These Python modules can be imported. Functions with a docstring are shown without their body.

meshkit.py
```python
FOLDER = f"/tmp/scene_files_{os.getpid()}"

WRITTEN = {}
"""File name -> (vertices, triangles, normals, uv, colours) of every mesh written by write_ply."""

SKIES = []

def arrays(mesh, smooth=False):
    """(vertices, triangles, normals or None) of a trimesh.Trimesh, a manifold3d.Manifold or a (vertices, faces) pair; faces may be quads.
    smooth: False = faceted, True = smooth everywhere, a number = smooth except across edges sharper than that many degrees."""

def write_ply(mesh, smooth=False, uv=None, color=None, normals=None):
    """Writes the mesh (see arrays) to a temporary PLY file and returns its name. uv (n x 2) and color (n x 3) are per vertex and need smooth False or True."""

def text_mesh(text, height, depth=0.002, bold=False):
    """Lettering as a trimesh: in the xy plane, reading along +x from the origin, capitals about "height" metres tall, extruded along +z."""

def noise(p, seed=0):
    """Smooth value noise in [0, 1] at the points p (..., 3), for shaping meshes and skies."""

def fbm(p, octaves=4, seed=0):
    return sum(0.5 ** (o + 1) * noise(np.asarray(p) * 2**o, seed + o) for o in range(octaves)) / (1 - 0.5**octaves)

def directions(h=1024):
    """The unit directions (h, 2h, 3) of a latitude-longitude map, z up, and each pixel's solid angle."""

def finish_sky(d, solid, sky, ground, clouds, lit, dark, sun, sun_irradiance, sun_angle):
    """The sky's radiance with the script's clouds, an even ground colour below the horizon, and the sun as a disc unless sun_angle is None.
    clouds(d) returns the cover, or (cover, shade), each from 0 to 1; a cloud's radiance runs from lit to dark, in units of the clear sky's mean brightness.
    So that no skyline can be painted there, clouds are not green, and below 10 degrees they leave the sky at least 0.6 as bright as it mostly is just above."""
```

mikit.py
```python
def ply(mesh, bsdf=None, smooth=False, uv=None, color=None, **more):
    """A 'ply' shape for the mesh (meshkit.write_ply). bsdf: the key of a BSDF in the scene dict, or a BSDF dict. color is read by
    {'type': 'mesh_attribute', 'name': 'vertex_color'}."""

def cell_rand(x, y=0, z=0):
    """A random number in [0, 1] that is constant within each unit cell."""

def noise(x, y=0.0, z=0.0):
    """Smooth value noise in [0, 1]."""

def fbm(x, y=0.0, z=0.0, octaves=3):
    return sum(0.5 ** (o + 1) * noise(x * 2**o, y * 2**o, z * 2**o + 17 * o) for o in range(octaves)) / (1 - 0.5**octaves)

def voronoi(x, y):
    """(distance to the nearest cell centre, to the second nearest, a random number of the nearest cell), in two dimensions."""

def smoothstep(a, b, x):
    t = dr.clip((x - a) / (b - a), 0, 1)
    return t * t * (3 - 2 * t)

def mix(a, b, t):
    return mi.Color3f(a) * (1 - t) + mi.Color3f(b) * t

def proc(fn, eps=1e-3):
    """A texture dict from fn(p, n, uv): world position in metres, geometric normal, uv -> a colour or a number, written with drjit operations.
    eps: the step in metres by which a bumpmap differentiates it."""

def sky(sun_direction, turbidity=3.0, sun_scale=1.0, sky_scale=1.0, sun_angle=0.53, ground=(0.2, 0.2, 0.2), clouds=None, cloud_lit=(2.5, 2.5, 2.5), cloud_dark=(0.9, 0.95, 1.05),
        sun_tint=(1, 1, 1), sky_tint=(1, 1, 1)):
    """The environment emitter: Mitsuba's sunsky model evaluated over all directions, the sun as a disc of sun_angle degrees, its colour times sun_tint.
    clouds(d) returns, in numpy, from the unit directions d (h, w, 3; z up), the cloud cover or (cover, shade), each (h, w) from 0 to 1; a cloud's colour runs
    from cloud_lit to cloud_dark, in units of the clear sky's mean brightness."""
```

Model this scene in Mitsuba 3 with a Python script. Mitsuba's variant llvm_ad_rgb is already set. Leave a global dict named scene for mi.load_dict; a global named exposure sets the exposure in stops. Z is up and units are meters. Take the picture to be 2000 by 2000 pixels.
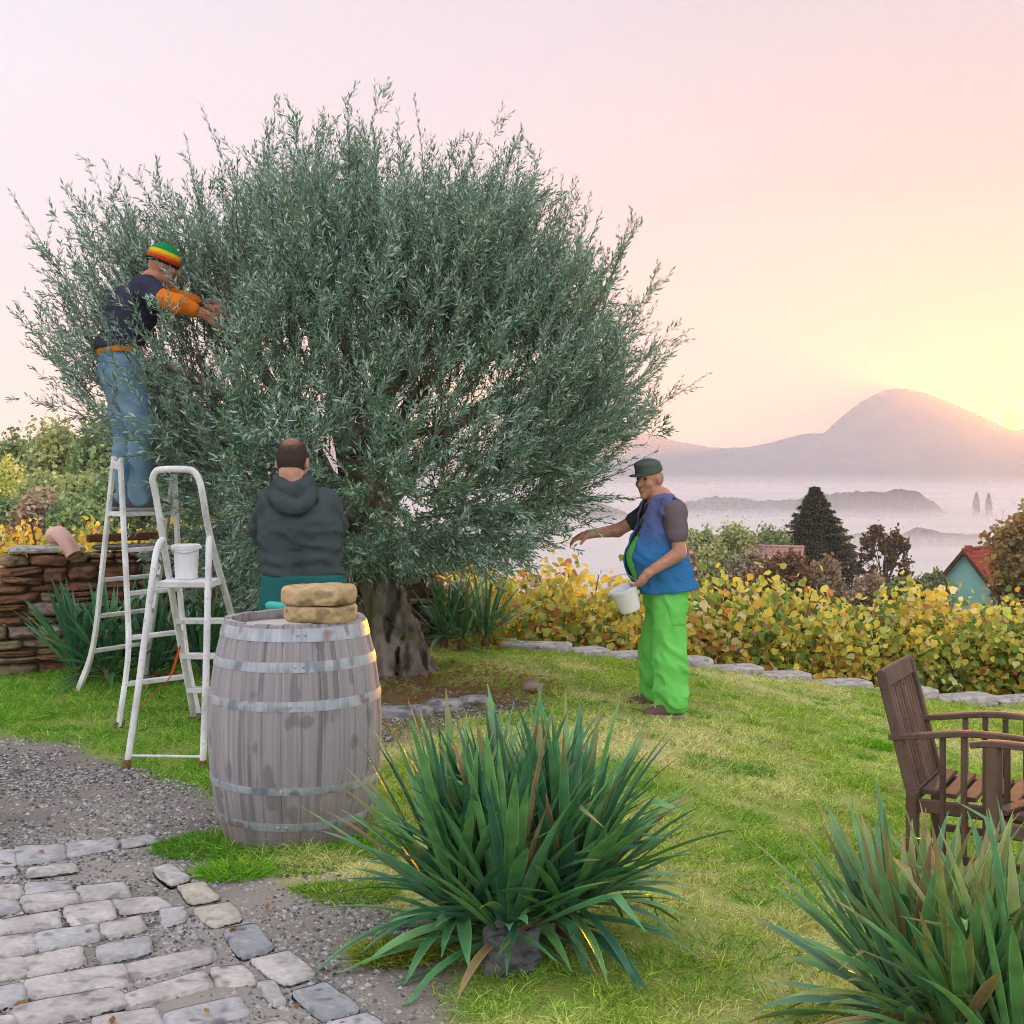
import math, random
import numpy as np
import trimesh, manifold3d, shapely
import shapely.geometry as sg
import drjit as dr
import mitsuba as mi
import mikit, meshkit
from scipy.ndimage import map_coordinates
from mikit import noise, fbm, voronoi, cell_rand, smoothstep, mix

T = mi.ScalarTransform4f
scene, labels = {}, {}

# ------------------------------------------------------------------ camera, air, sky, exposure
CAM_H, FOC = 1.65, 2620.0 / 2000.0            # eye height, focal length / picture width
HZ = 895.0                                    # the horizon's height in the photograph (of 2000)
scene['camera'] = {
    'type': 'perspective', 'fov': math.degrees(2 * math.atan(0.5 / FOC)), 'fov_axis': 'x',
    'near_clip': 0.1, 'far_clip': 30000.0, 'principal_point_offset_x': 0.0, 'principal_point_offset_y': (1000 - HZ) / 2000.0,
    'to_world': T().look_at(origin=[0, 0, CAM_H], target=[0, 10, CAM_H], up=[0, 0, 1]),
    'medium': {'type': 'ref', 'id': 'haze_air'},
}
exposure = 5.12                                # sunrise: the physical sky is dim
SUN = np.array([975 / 2620, 1.0, 78 / 2620]); SUN /= np.linalg.norm(SUN)


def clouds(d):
    """A made-up veil over the whole sky, thinner and warmer towards the sunrise, brighter out of view."""
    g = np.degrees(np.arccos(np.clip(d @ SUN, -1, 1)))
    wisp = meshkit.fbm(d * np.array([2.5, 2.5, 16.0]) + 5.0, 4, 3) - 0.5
    cover = 0.355 + 0.595 * (1 - np.exp(-(g / 82.5) ** 2)) + 0.05 * wisp  # veil thickened overhead and behind the camera, added to brighten the foreground
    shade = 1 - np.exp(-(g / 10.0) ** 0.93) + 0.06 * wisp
    shade = np.maximum(shade, np.exp(-(g / 0.75) ** 2))          # white sun glare painted into the veil colour round the disc
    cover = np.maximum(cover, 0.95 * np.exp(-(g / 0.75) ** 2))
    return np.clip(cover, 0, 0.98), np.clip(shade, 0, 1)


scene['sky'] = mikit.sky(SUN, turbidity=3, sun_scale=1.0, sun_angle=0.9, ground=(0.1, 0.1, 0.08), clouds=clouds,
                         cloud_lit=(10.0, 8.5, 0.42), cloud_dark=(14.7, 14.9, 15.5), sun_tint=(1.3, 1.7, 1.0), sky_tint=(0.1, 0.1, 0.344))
scene['haze_air'] = {'type': 'homogeneous', 'albedo': {'type': 'rgb', 'value': [0.945, 0.915, 1.0]}, 'sigma_t': 2.9e-4,
                     'phase': {'type': 'blendphase', 'weight': 0.011, 'wide': {'type': 'hg', 'g': 0.3}, 'narrow': {'type': 'hg', 'g': 0.9}}}


# ------------------------------------------------------------------ helpers
def at(px, py, d):
    """The point that the photograph (2000 x 2000) shows at px, py when it is d metres away."""
    return np.array([(px - 1000) / 2620.0 * d, d, CAM_H - (py - HZ) / 2620.0 * d])


def sst(a, b, x):
    t = np.clip((np.asarray(x, float) - a) / (b - a), 0, 1)
    return t * t * (3 - 2 * t)


EDGE = 11.75                                   # the lawn ends here, a low stone edge above the vineyard


def edge_y(x):
    x = np.asarray(x, float)
    return EDGE - 0.42 * sst(-0.4, 0.3, x) + 0.33 * np.clip(x - 0.2, 0, 9) + 0.05 * np.sin(x * 1.3)


def gz(x, y):
    """Height of the ground."""
    x, y = np.asarray(x, float), np.asarray(y, float)
    xx = np.clip(x - 0.3, 0, 4.2)
    garden = -0.17 * (np.sqrt(xx * xx + 0.04) - 0.2) * np.clip((y - 2.5) / 4.0, 0.1, 1.0)
    garden = garden + 0.10 * np.exp(-((x + 0.8) ** 2 + (y - 9.9) ** 2) / 1.2)
    yf = y - edge_y(x)
    slope = -1.05 - 0.105 * yf
    left = sst(-6, -60, x) * np.clip(yf, 0, 300) * 0.02
    far = np.maximum(slope + left, -75 + 0.004 * np.clip(y - 4500, 0, 900))
    far = far + 1.6 * (meshkit.fbm(np.stack([x / 60, y / 60, x * 0], -1), 3, 5) - 0.5) * sst(30, 120, y)
    # the left part of the garden runs on behind the wall without the drop
    yl = y - 14.0
    leftside = np.where(yl > 0, -0.06 * yl, 0.0)
    k = sst(-0.9, -0.25, x) * (1 - sst(40, 70, y)) + sst(40, 70, y)
    k = np.clip(k, 0, 1)
    drop = sst(0.0, 0.35, yf)
    right = garden * (1 - drop) + far * drop
    lft = garden * (1 - sst(0, 3, yf)) + leftside
    return right * k + lft * (1 - k)


def ground_at(px, py):
    d = 6.0
    for _ in range(40):
        x = (px - 1000) / 2620.0 * d
        d = d * 0.5 + 0.5 * (CAM_H - float(gz(x, d))) * 2620.0 / max(py - HZ, 1)
    return np.array([(px - 1000) / 2620.0 * d, d, float(gz((px - 1000) / 2620.0 * d, d))])


def unit(v):
    v = np.asarray(v, float)
    return v / (np.linalg.norm(v, axis=-1, keepdims=True) + 1e-12)


COUNT = {}
VERTEX_COLOURED = ('ground_face', 'hill_face')


def pack(c):
    """A piece's own flat colour, carried in its two texture coordinates (so that alike pieces can share one material)."""
    c = np.clip(c, 0.004, 0.99)
    return np.stack([np.floor(c[:, 0] * 255) + c[:, 1], c[:, 2]], -1)


def unpack(uv):
    r = dr.floor(uv.x)
    return mi.Color3f(r / 255.0, uv.x - r, uv.y)




def numbered(name):
    n = COUNT.get(name, 0)
    COUNT[name] = n + 1
    return name if n == 0 else f'{name}_{n:03d}'


def tag(key, label=None, category=None, group=None, kind=None):
    labels[key] = {k: v for k, v in dict(label=label, category=category, group=group, kind=kind).items() if v}
    return key


def put(name, mesh, bsdf, parent=None, smooth=False, color=None, uv=None):
    """One entry of the scene; the key it got."""
    key = numbered(f'{parent}__{name}' if parent else name)
    if isinstance(mesh, MB):
        v, f, c = mesh.arrays()
        mesh = (v, f)
        if color is None and c is not None:
            color = c
    v, f, _ = meshkit.arrays(mesh, smooth)              # a smoothing angle splits the mesh along its sharp edges
    smooth = smooth is not False
    if color is not None and bsdf not in VERTEX_COLOURED:
        uv, color = pack(np.broadcast_to(np.asarray(color, float), (len(v), 3))), None
    mesh = (v, f)
    scene[key] = mikit.ply(mesh, bsdf, smooth=smooth, color=color, uv=uv)
    return key


class MB:
    """Collects triangles and vertex colours of one mesh."""

    def __init__(self):
        self.v, self.f, self.c, self.n = [], [], [], 0

    def add(self, v, f, c=None):
        v, f = np.asarray(v, float).reshape(-1, 3), np.asarray(f, int)
        if f.shape[1] == 4:
            f = np.vstack([f[:, [0, 1, 2]], f[:, [0, 2, 3]]])
        self.v.append(v)
        self.f.append(f + self.n)
        self.c.append(None if c is None else np.broadcast_to(np.asarray(c, float), v.shape))
        self.n += len(v)
        return self

    def arrays(self):
        c = None if any(x is None for x in self.c) else np.vstack(self.c)
        return np.vstack(self.v), np.vstack(self.f), c


def tube(points, radii, sides=10, caps=True):
    """A round bar along a polyline (parallel transport frames)."""
    p = np.asarray(points, float)
    r = np.broadcast_to(np.asarray(radii, float), (len(p),))
    t = np.gradient(p, axis=0)
    t = unit(t)
    a = np.cross(t[0], [0, 0, 1.0] if abs(t[0][2]) < 0.9 else [1.0, 0, 0])
    a = a / np.linalg.norm(a)
    fr = []
    for i in range(len(p)):
        a = a - t[i] * (a @ t[i])
        a = a / np.linalg.norm(a)
        fr.append((a, np.cross(t[i], a)))
    ang = np.arange(sides) * 2 * np.pi / sides
    v = np.vstack([p[i] + r[i] * (np.cos(ang)[:, None] * fr[i][0] + np.sin(ang)[:, None] * fr[i][1]) for i in range(len(p))])
    i, j = np.meshgrid(np.arange(len(p) - 1), np.arange(sides), indexing='ij')
    q = np.stack([i * sides + j, i * sides + (j + 1) % sides, (i + 1) * sides + (j + 1) % sides, (i + 1) * sides + j], -1).reshape(-1, 4)
    f = [q[:, [0, 1, 2]], q[:, [0, 2, 3]]]
    if caps:
        n = len(v)
        v = np.vstack([v, p[0], p[-1]])
        k = np.arange(sides)
        f.append(np.stack([np.full(sides, n), (k + 1) % sides, k], 1))
        e = (len(p) - 1) * sides
        f.append(np.stack([np.full(sides, n + 1), e + k, e + (k + 1) % sides], 1))
    return v, np.vstack(f)


def spline(points, n=24):
    """Catmull-Rom through the points."""
    p = np.asarray(points, float)
    p = np.vstack([2 * p[0] - p[1], p, 2 * p[-1] - p[-2]])
    out = []
    m = len(p) - 3
    for s in np.linspace(0, m, n):
        i = min(int(s), m - 1)
        t = s - i
        a, b, c, d = p[i:i + 4]
        out.append(0.5 * (2 * b + (c - a) * t + (2 * a - 5 * b + 4 * c - d) * t * t + (3 * b - a - 3 * c + d) * t ** 3))
    return np.array(out)


def bar(a, b, w, h, up=(0, 0, 1), bevel=0.004):
    """A beam from a to b, w wide and h high, with chamfered long edges."""
    a, b = np.asarray(a, float), np.asarray(b, float)
    t = unit(b - a)
    s = np.cross(t, up)
    s = s / np.linalg.norm(s)
    u = np.cross(s, t)
    x, y, e = w / 2, h / 2, min(bevel, w / 3, h / 3)
    prof = [(-x + e, -y), (x - e, -y), (x, -y + e), (x, y - e), (x - e, y), (-x + e, y), (-x, y - e), (-x, -y + e)]
    v = np.array([c + s * q[0] + u * q[1] for c in (a, b) for q in prof])
    f = [[i, (i + 1) % 8, (i + 1) % 8 + 8] for i in range(8)] + [[i, (i + 1) % 8 + 8, i + 8] for i in range(8)]
    f += [[0, i + 1, i] for i in range(1, 7)] + [[8, 8 + i, 9 + i] for i in range(1, 7)]
    return v, np.array(f)


def stone(rng, sx, sy, sz, sub=2, rough=0.10, box=3.5):
    """A worn block: a superellipsoid with an uneven surface, half sizes sx, sy, sz."""
    m = trimesh.creation.icosphere(subdivisions=sub)
    v = np.array(m.vertices)
    q = (np.abs(v) ** box).sum(1) ** (-1.0 / box)
    v = v * q[:, None]
    o = rng.uniform(0, 99, 3)
    v = v * (1 + rough * (meshkit.fbm(v * 1.7 + o, 3) - 0.5) * 2)[:, None]
    return v * np.array([sx, sy, sz]), np.array(m.faces)


def rotz(v, a):
    c, s = math.cos(a), math.sin(a)
    return np.asarray(v) @ np.array([[c, s, 0], [-s, c, 0], [0, 0, 1.0]])


# signed distances and their surface, for bodies, clothes and the old trunk
def capsule(P, a, b, ra, rb):
    a, b = np.asarray(a, float), np.asarray(b, float)
    ba = b - a
    t = np.clip(((P - a) @ ba) / max(ba @ ba, 1e-12), 0, 1)
    return np.linalg.norm(P - a - t[:, None] * ba, axis=1) - (ra + (rb - ra) * t)


def ellipsoid(P, c, r, rot=None):
    q = P - np.asarray(c, float)
    if rot is not None:
        q = q @ np.asarray(rot).T
    r = np.asarray(r, float)
    k0 = np.linalg.norm(q / r, axis=1)
    k1 = np.linalg.norm(q / (r * r), axis=1)
    return k0 * (k0 - 1.0) / np.maximum(k1, 1e-9)


def smin(a, b, k):
    h = np.clip(0.5 + 0.5 * (b - a) / k, 0, 1)
    return b + (a - b) * h - k * h * (1 - h)


def union(P, prims, k=0.03):
    d = None
    for p in prims:
        kk = k
        if isinstance(p[-1], dict):
            kk = p[-1].get('k', k)
            p = p[:-1]
        e = capsule(P, *p) if len(p) == 4 else ellipsoid(P, *p)
        d = e if d is None else smin(d, e, kk)
    return d


def nets(fn, lo, hi, h):
    """Surface nets of fn(P) = 0 on a grid of step h: (vertices, quads)."""
    lo, hi = np.asarray(lo, float), np.asarray(hi, float)
    n = np.ceil((hi - lo) / h).astype(int) + 1
    ax = [lo[i] + h * np.arange(n[i]) for i in range(3)]
    P = np.stack(np.meshgrid(*ax, indexing='ij'), -1).reshape(-1, 3)
    # a coarse pass first; the fine grid is evaluated only near the surface
    m = np.ceil((n - 1) / 4).astype(int) + 1
    C = np.stack(np.meshgrid(*[lo[i] + 4 * h * np.arange(m[i]) for i in range(3)], indexing='ij'), -1).reshape(-1, 3)
    G = np.concatenate([fn(c) for c in np.array_split(C, max(1, len(C) // 200000))]).reshape(m)
    F = map_coordinates(G, np.stack(np.meshgrid(*[np.arange(n[i]) / 4 for i in range(3)], indexing='ij')), order=1, mode='nearest').ravel()
    close = np.flatnonzero(np.abs(F) < 5.5 * h)
    F[close] = np.concatenate([fn(P[c]) for c in np.array_split(close, max(1, len(close) // 200000))])
    F = F.reshape(n)
    acc = np.zeros(tuple(n - 1) + (3,))
    cnt = np.zeros(tuple(n - 1))
    corner = [(a, b, c) for a in (0, 1) for b in (0, 1) for c in (0, 1)]

    def sub(o):
        return F[tuple(slice(o[i], n[i] - 1 + o[i]) for i in range(3))]
    for o in corner:
        for k in range(3):
            if o[k] == 0:
                o2 = tuple(1 if i == k else o[i] for i in range(3))
                A, B = sub(o), sub(o2)
                m = (A < 0) != (B < 0)
                t = np.where(m, A / np.where(m, A - B, 1), 0)
                for i in range(3):
                    acc[..., i] += np.where(m, o[i] + (t if i == k else 0), 0)
                cnt += m
    has = cnt > 0
    idx = np.full(has.shape, -1)
    idx[has] = np.arange(has.sum())
    V = (np.stack(np.nonzero(has), -1) + acc[has] / cnt[has][:, None]) * h + lo
    quads = []
    for k in range(3):
        i, j = [(1, 2), (2, 0), (0, 1)][k]
        A = F[tuple(slice(0, n[q] - 1) for q in range(3))]
        s2 = [slice(0, n[q] - 1) for q in range(3)]
        s2[k] = slice(1, n[k])
        B = F[tuple(s2)]
        m = (A < 0) != (B < 0)
        g = np.stack(np.nonzero(m), -1)
        g = g[(g[:, i] > 0) & (g[:, j] > 0)]
        if not len(g):
            continue
        di, dj = np.eye(3, dtype=int)[i], np.eye(3, dtype=int)[j]
        q = np.stack([idx[tuple((g - di - dj).T)], idx[tuple((g - dj).T)], idx[tuple(g.T)], idx[tuple((g - di).T)]], -1)
        flip = (A < 0)[tuple(g.T)]
        q = np.where(flip[:, None], q, q[:, ::-1])
        quads.append(q)
    Q = np.vstack(quads)
    return V, Q[(Q >= 0).all(1)]


def tones(a, b, *_, **__):
    """The middle of a range of tones."""
    return (np.array(a, float) + np.array(b, float)) / 2


# ------------------------------------------------------------------ materials shared by many things
VC = {'type': 'mesh_attribute', 'name': 'vertex_color'}


def principled(color, rough=0.7, spec=0.4, **more):
    c = color if isinstance(color, dict) else {'type': 'rgb', 'value': list(color)}
    return {'type': 'principled', 'base_color': c, 'roughness': rough, 'specular': spec, **more}


def two(b):
    return {'type': 'twosided', 'bsdf': b}


def bumped(b, fn, scale, eps=1e-3):
    return {'type': 'twosided', 'bsdf': {'type': 'bumpmap', 'texture': mikit.proc(fn, eps), 'scale': scale, 'bsdf': b}}




def own_color(p, n, uv):
    return unpack(uv)


def stone_color(p, n, uv):
    a = fbm(p.x * 15, p.y * 15, p.z * 15, 3)
    b = noise(p.x * 75 + 3, p.y * 75, p.z * 75)
    speck = smoothstep(0.60, 0.80, noise(p.x * 27 + 9, p.y * 27, p.z * 27))
    return unpack(uv) * (0.45 + 0.85 * a + 0.30 * b) * (1 - 0.40 * speck)


def metal_color(p, n, uv):
    a = noise(p.x * 14, p.y * 14, p.z * 9)
    b = smoothstep(0.70, 0.85, noise(p.x * 60, p.y * 60, p.z * 40))
    return unpack(uv) * (0.72 + 0.45 * a) * (1 - 0.2 * b)


def stone_grain(p, n, uv):
    return fbm(p.x * 42, p.y * 42, p.z * 42, 3)


OWN = mikit.proc(own_color)
scene['matte'] = two({'type': 'diffuse', 'reflectance': OWN})
scene['hill_face'] = two({'type': 'diffuse', 'reflectance': VC})
scene['stone_face'] = bumped({'type': 'diffuse', 'reflectance': mikit.proc(stone_color)}, stone_grain, 0.012, 2e-3)
scene['satin'] = two(principled(OWN, 0.45, 0.5))
scene['worn_paint'] = two(principled(mikit.proc(metal_color), 0.65, 0.35))
scene['leaf_thin'] = {'type': 'principledthin', 'base_color': OWN, 'roughness': 0.6, 'diff_trans': 0.9, 'spec_trans': 0.0, 'eta': 1.4}


# ------------------------------------------------------------------ the setting: one sheet of ground out to the hills
def far_lines(a, b, n):
    return np.sign(b) * np.geomspace(abs(a), abs(b), n)


xs = np.concatenate([-far_lines(6.2, 6000, 34)[::-1], np.arange(-6.0, 6.01, 0.045), far_lines(6.2, 6000, 34)])
ys = np.concatenate([[-400, -60, -15, -4, 0, 1.5, 2.2], np.arange(2.6, 13.6, 0.045), np.arange(13.8, 16, 0.3), far_lines(16.4, 4790, 70)])
gx, gy = np.meshgrid(xs, ys, indexing='ij')
LAWN_PX = [(-900, 1425), (0, 1432), (150, 1448), (235, 1500), (330, 1528), (405, 1570), (420, 1640), (480, 1690), (600, 1725), (735, 1750), (760, 1850), (860, 1945), (900, 2080), (1000, 2600), (3600, 2600)]
lawn_xy = [ground_at(*p)[:2] for p in LAWN_PX]
lawn_xy[0] = np.array([-9.0, lawn_xy[1][1]])
LAWN = sg.Polygon([tuple(p) for p in lawn_xy] + [(9.0, 2.0), (9.0, 30.0), (-9.0, 30.0)]).buffer(0)
BED = sg.Polygon([tuple(ground_at(*p)[:2]) for p in [(640, 1420), (700, 1335), (760, 1330), (830, 1345), (880, 1352), (960, 1352), (1000, 1372), (905, 1395), (830, 1420), (740, 1440)]]).buffer(0.05)


def lawnness(x, y):
    """1 on the lawn, 0 on the gravel, soft and ragged along the border."""
    x, y = np.asarray(x, float), np.asarray(y, float)
    o = meshkit.fbm(np.stack([x * 3.0, y * 3.0, x * 0], -1), 4, 11) - 0.5
    o2 = meshkit.fbm(np.stack([x * 3.0, y * 3.0, x * 0 + 7.7], -1), 4, 12) - 0.5
    pts = shapely.points(x + 0.55 * o, y + 0.75 * o2)
    inside = shapely.contains(LAWN, pts)
    dist = shapely.distance(LAWN.exterior, pts)
    s = np.where(inside, dist, -dist)
    bed = np.exp(-(shapely.distance(BED, shapely.points(x, y)) / 0.15) ** 2)
    return sst(-0.10, 0.14, s) * (1 - 0.85 * bed)


def grass_tone(x, y):
    """How the lawn's colour wanders: lush on the left, pale and strawy to the right."""
    p = np.stack([x, y, np.zeros_like(x)], -1)
    a = meshkit.fbm(p * 0.9 + 3, 4, 21)
    b = meshkit.fbm(p * 3.5 + 9, 3, 22)
    lush = sst(-0.9, -2.0, x) * 0.7 + 0.25 * sst(5.6, 4.0, y) * sst(2.0, 0.4, x)
    straw = np.clip(sst(0.35, 0.75, 0.65 * a + 0.35 * b) * 1.15 - lush, 0, 1)
    green = np.clip(0.45 + 0.8 * (b - 0.5) + lush, 0, 1)
    return straw, green


near = (np.abs(gx) < 6.05) & (gy > 2.5) & (gy < 14)
zz = gz(gx, gy)
lw = np.zeros_like(gx)
lw[near] = lawnness(gx[near], gy[near])
far_grass = np.where(near, lw, 1.0)
bump = (meshkit.fbm(np.stack([gx * 6, gy * 6, gx * 0], -1), 3, 31) - 0.5) * 0.03 + (meshkit.fbm(np.stack([gx * 1.1, gy * 1.1, gx * 0], -1), 2, 32) - 0.5) * 0.05
zz = zz + np.where(near, bump * (0.25 + 0.75 * lw), 0)
st, gr = grass_tone(gx, gy)
dirt_n = meshkit.fbm(np.stack([gx * 2.2, gy * 2.2, gx * 0 + 4], -1), 4, 41)[..., None]
dirt = np.array([0.15, 0.135, 0.13]) * (1 - dirt_n) + np.array([0.34, 0.295, 0.265]) * dirt_n
mulch = np.array([0.20, 0.13, 0.08])
bedk = np.zeros_like(gx)
bedk[near] = np.exp(-(shapely.distance(BED, shapely.points(gx[near], gy[near])) / 0.2) ** 2)
dirt = dirt * (1 - bedk[..., None]) + mulch * (0.7 + 0.6 * dirt_n) * bedk[..., None]
pavek = np.zeros_like(gx)
PAVED = sg.Polygon([tuple(ground_at(*p)[:2]) for p in [(-200, 1665), (60, 1650), (240, 1640), (330, 1690), (450, 1800), (560, 1900), (700, 2040), (-200, 2040)]])
pavek[near] = sst(0.12, -0.02, np.where(shapely.contains(PAVED, shapely.points(gx[near], gy[near])), -1, 1) * shapely.distance(PAVED.exterior, shapely.points(gx[near], gy[near])))
dirt = dirt * (1 - 0.6 * pavek[..., None]) + np.array([0.33, 0.30, 0.28]) * (0.7 + 0.6 * dirt_n) * 0.6 * pavek[..., None]
lawn_c = np.array([0.24, 0.30, 0.07]) * (1 - st[..., None]) + np.array([0.50, 0.46, 0.20]) * st[..., None]
col = dirt * (1 - far_grass[..., None]) + lawn_c * far_grass[..., None]
fld = meshkit.fbm(np.stack([gx / 90, gy / 260, gx * 0], -1), 3, 51)[..., None]
field = np.array([0.06, 0.075, 0.035]) * (1 - fld) + np.array([0.14, 0.13, 0.07]) * fld
mist_bounce = sst(250, 600, gy)[..., None]  # far valley floor made pale as an added reflector that brightens the mist
field = field * (1 - mist_bounce) + np.array([0.48, 0.465, 0.45]) * (0.45 + 0.9 * meshkit.fbm(np.stack([gx / 260, gy / 70, gx * 0 + 3], -1), 3, 52)[..., None]) * mist_bounce
kf = sst(0.2, 1.4, gy - edge_y(gx))[..., None]
soil = np.array([0.16, 0.14, 0.07])
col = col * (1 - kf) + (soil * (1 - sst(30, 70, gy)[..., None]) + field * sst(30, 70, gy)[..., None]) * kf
nx, ny = gx.shape
ii, jj = np.meshgrid(np.arange(nx - 1), np.arange(ny - 1), indexing='ij')
quads = np.stack([ii * ny + jj, (ii + 1) * ny + jj, (ii + 1) * ny + jj + 1, ii * ny + jj + 1], -1).reshape(-1, 4)


def grit(p, n, uv):
    return noise(p.x * 60, p.y * 60, p.z * 60) + 0.6 * noise(p.x * 170, p.y * 170, 1.0)


scene['ground_face'] = bumped({'type': 'diffuse', 'reflectance': VC}, grit, 0.006, 2e-3)
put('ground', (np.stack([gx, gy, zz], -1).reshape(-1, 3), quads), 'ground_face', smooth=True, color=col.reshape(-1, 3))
tag('ground', 'sloping garden ground of lawn and gravel running down to the misty valley floor', kind='structure')

# the hill on the skyline: a rounded cone with a long shoulder to the left, about four kilometres away
RIDGE = [(-1200, 800), (-300, 850), (300, 862), (700, 858), (1050, 855), (1250, 846), (1330, 864), (1405, 874), (1463, 872), (1522, 860), (1588, 846), (1603, 848), (1620, 838), (1640, 819), (1660, 802), (1680, 787), (1700, 775),
         (1720, 766), (1738, 761), (1755, 759), (1780, 763), (1805, 769), (1832, 779), (1871, 796), (1910, 816), (1948, 831), (1976, 839), (2000, 836), (2100, 828), (2300, 845), (2700, 870), (3300, 880)]
hd = 4200.0
rx = np.array([(p - 1000) / 2620 * hd for p, _ in RIDGE])
rz = np.array([CAM_H + (HZ - q) / 2620 * hd for _, q in RIDGE])
mx, my = np.meshgrid(np.linspace(-3400, 3600, 281), np.linspace(3350, 4760, 60), indexing='ij')
from scipy.interpolate import PchipInterpolator
crest = PchipInterpolator(rx, rz)(mx)
t = (my - hd) / np.where(my < hd, 800.0, 540.0)
prof = np.clip(1 - np.abs(t) ** 1.35, 0, 1)
rel = meshkit.fbm(np.stack([mx / 160, my / 160, mx * 0], -1), 4, 61) - 0.5
mz = -78 + (crest + 78) * prof + rel * 26 * (1 - np.exp(-np.abs(t) * 6)) * prof + (meshkit.fbm(np.stack([mx / 24, my / 24, mx * 0], -1), 2, 62) - 0.5) * 7 * prof
nx, ny = mx.shape
ii, jj = np.meshgrid(np.arange(nx - 1), np.arange(ny - 1), indexing='ij')
quads = np.stack([ii * ny + jj, (ii + 1) * ny + jj, (ii + 1) * ny + jj + 1, ii * ny + jj + 1], -1).reshape(-1, 4)
mc = np.array([0.045, 0.05, 0.03]) + np.array([0.05, 0.04, 0.02]) * (rel[..., None] + 0.5)
put('mountain', (np.stack([mx, my, mz], -1).reshape(-1, 3), quads), 'hill_face', smooth=True, color=mc.reshape(-1, 3))
tag('mountain', 'rounded hazy lavender mountain on the skyline beside the rising sun', kind='structure')

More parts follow.
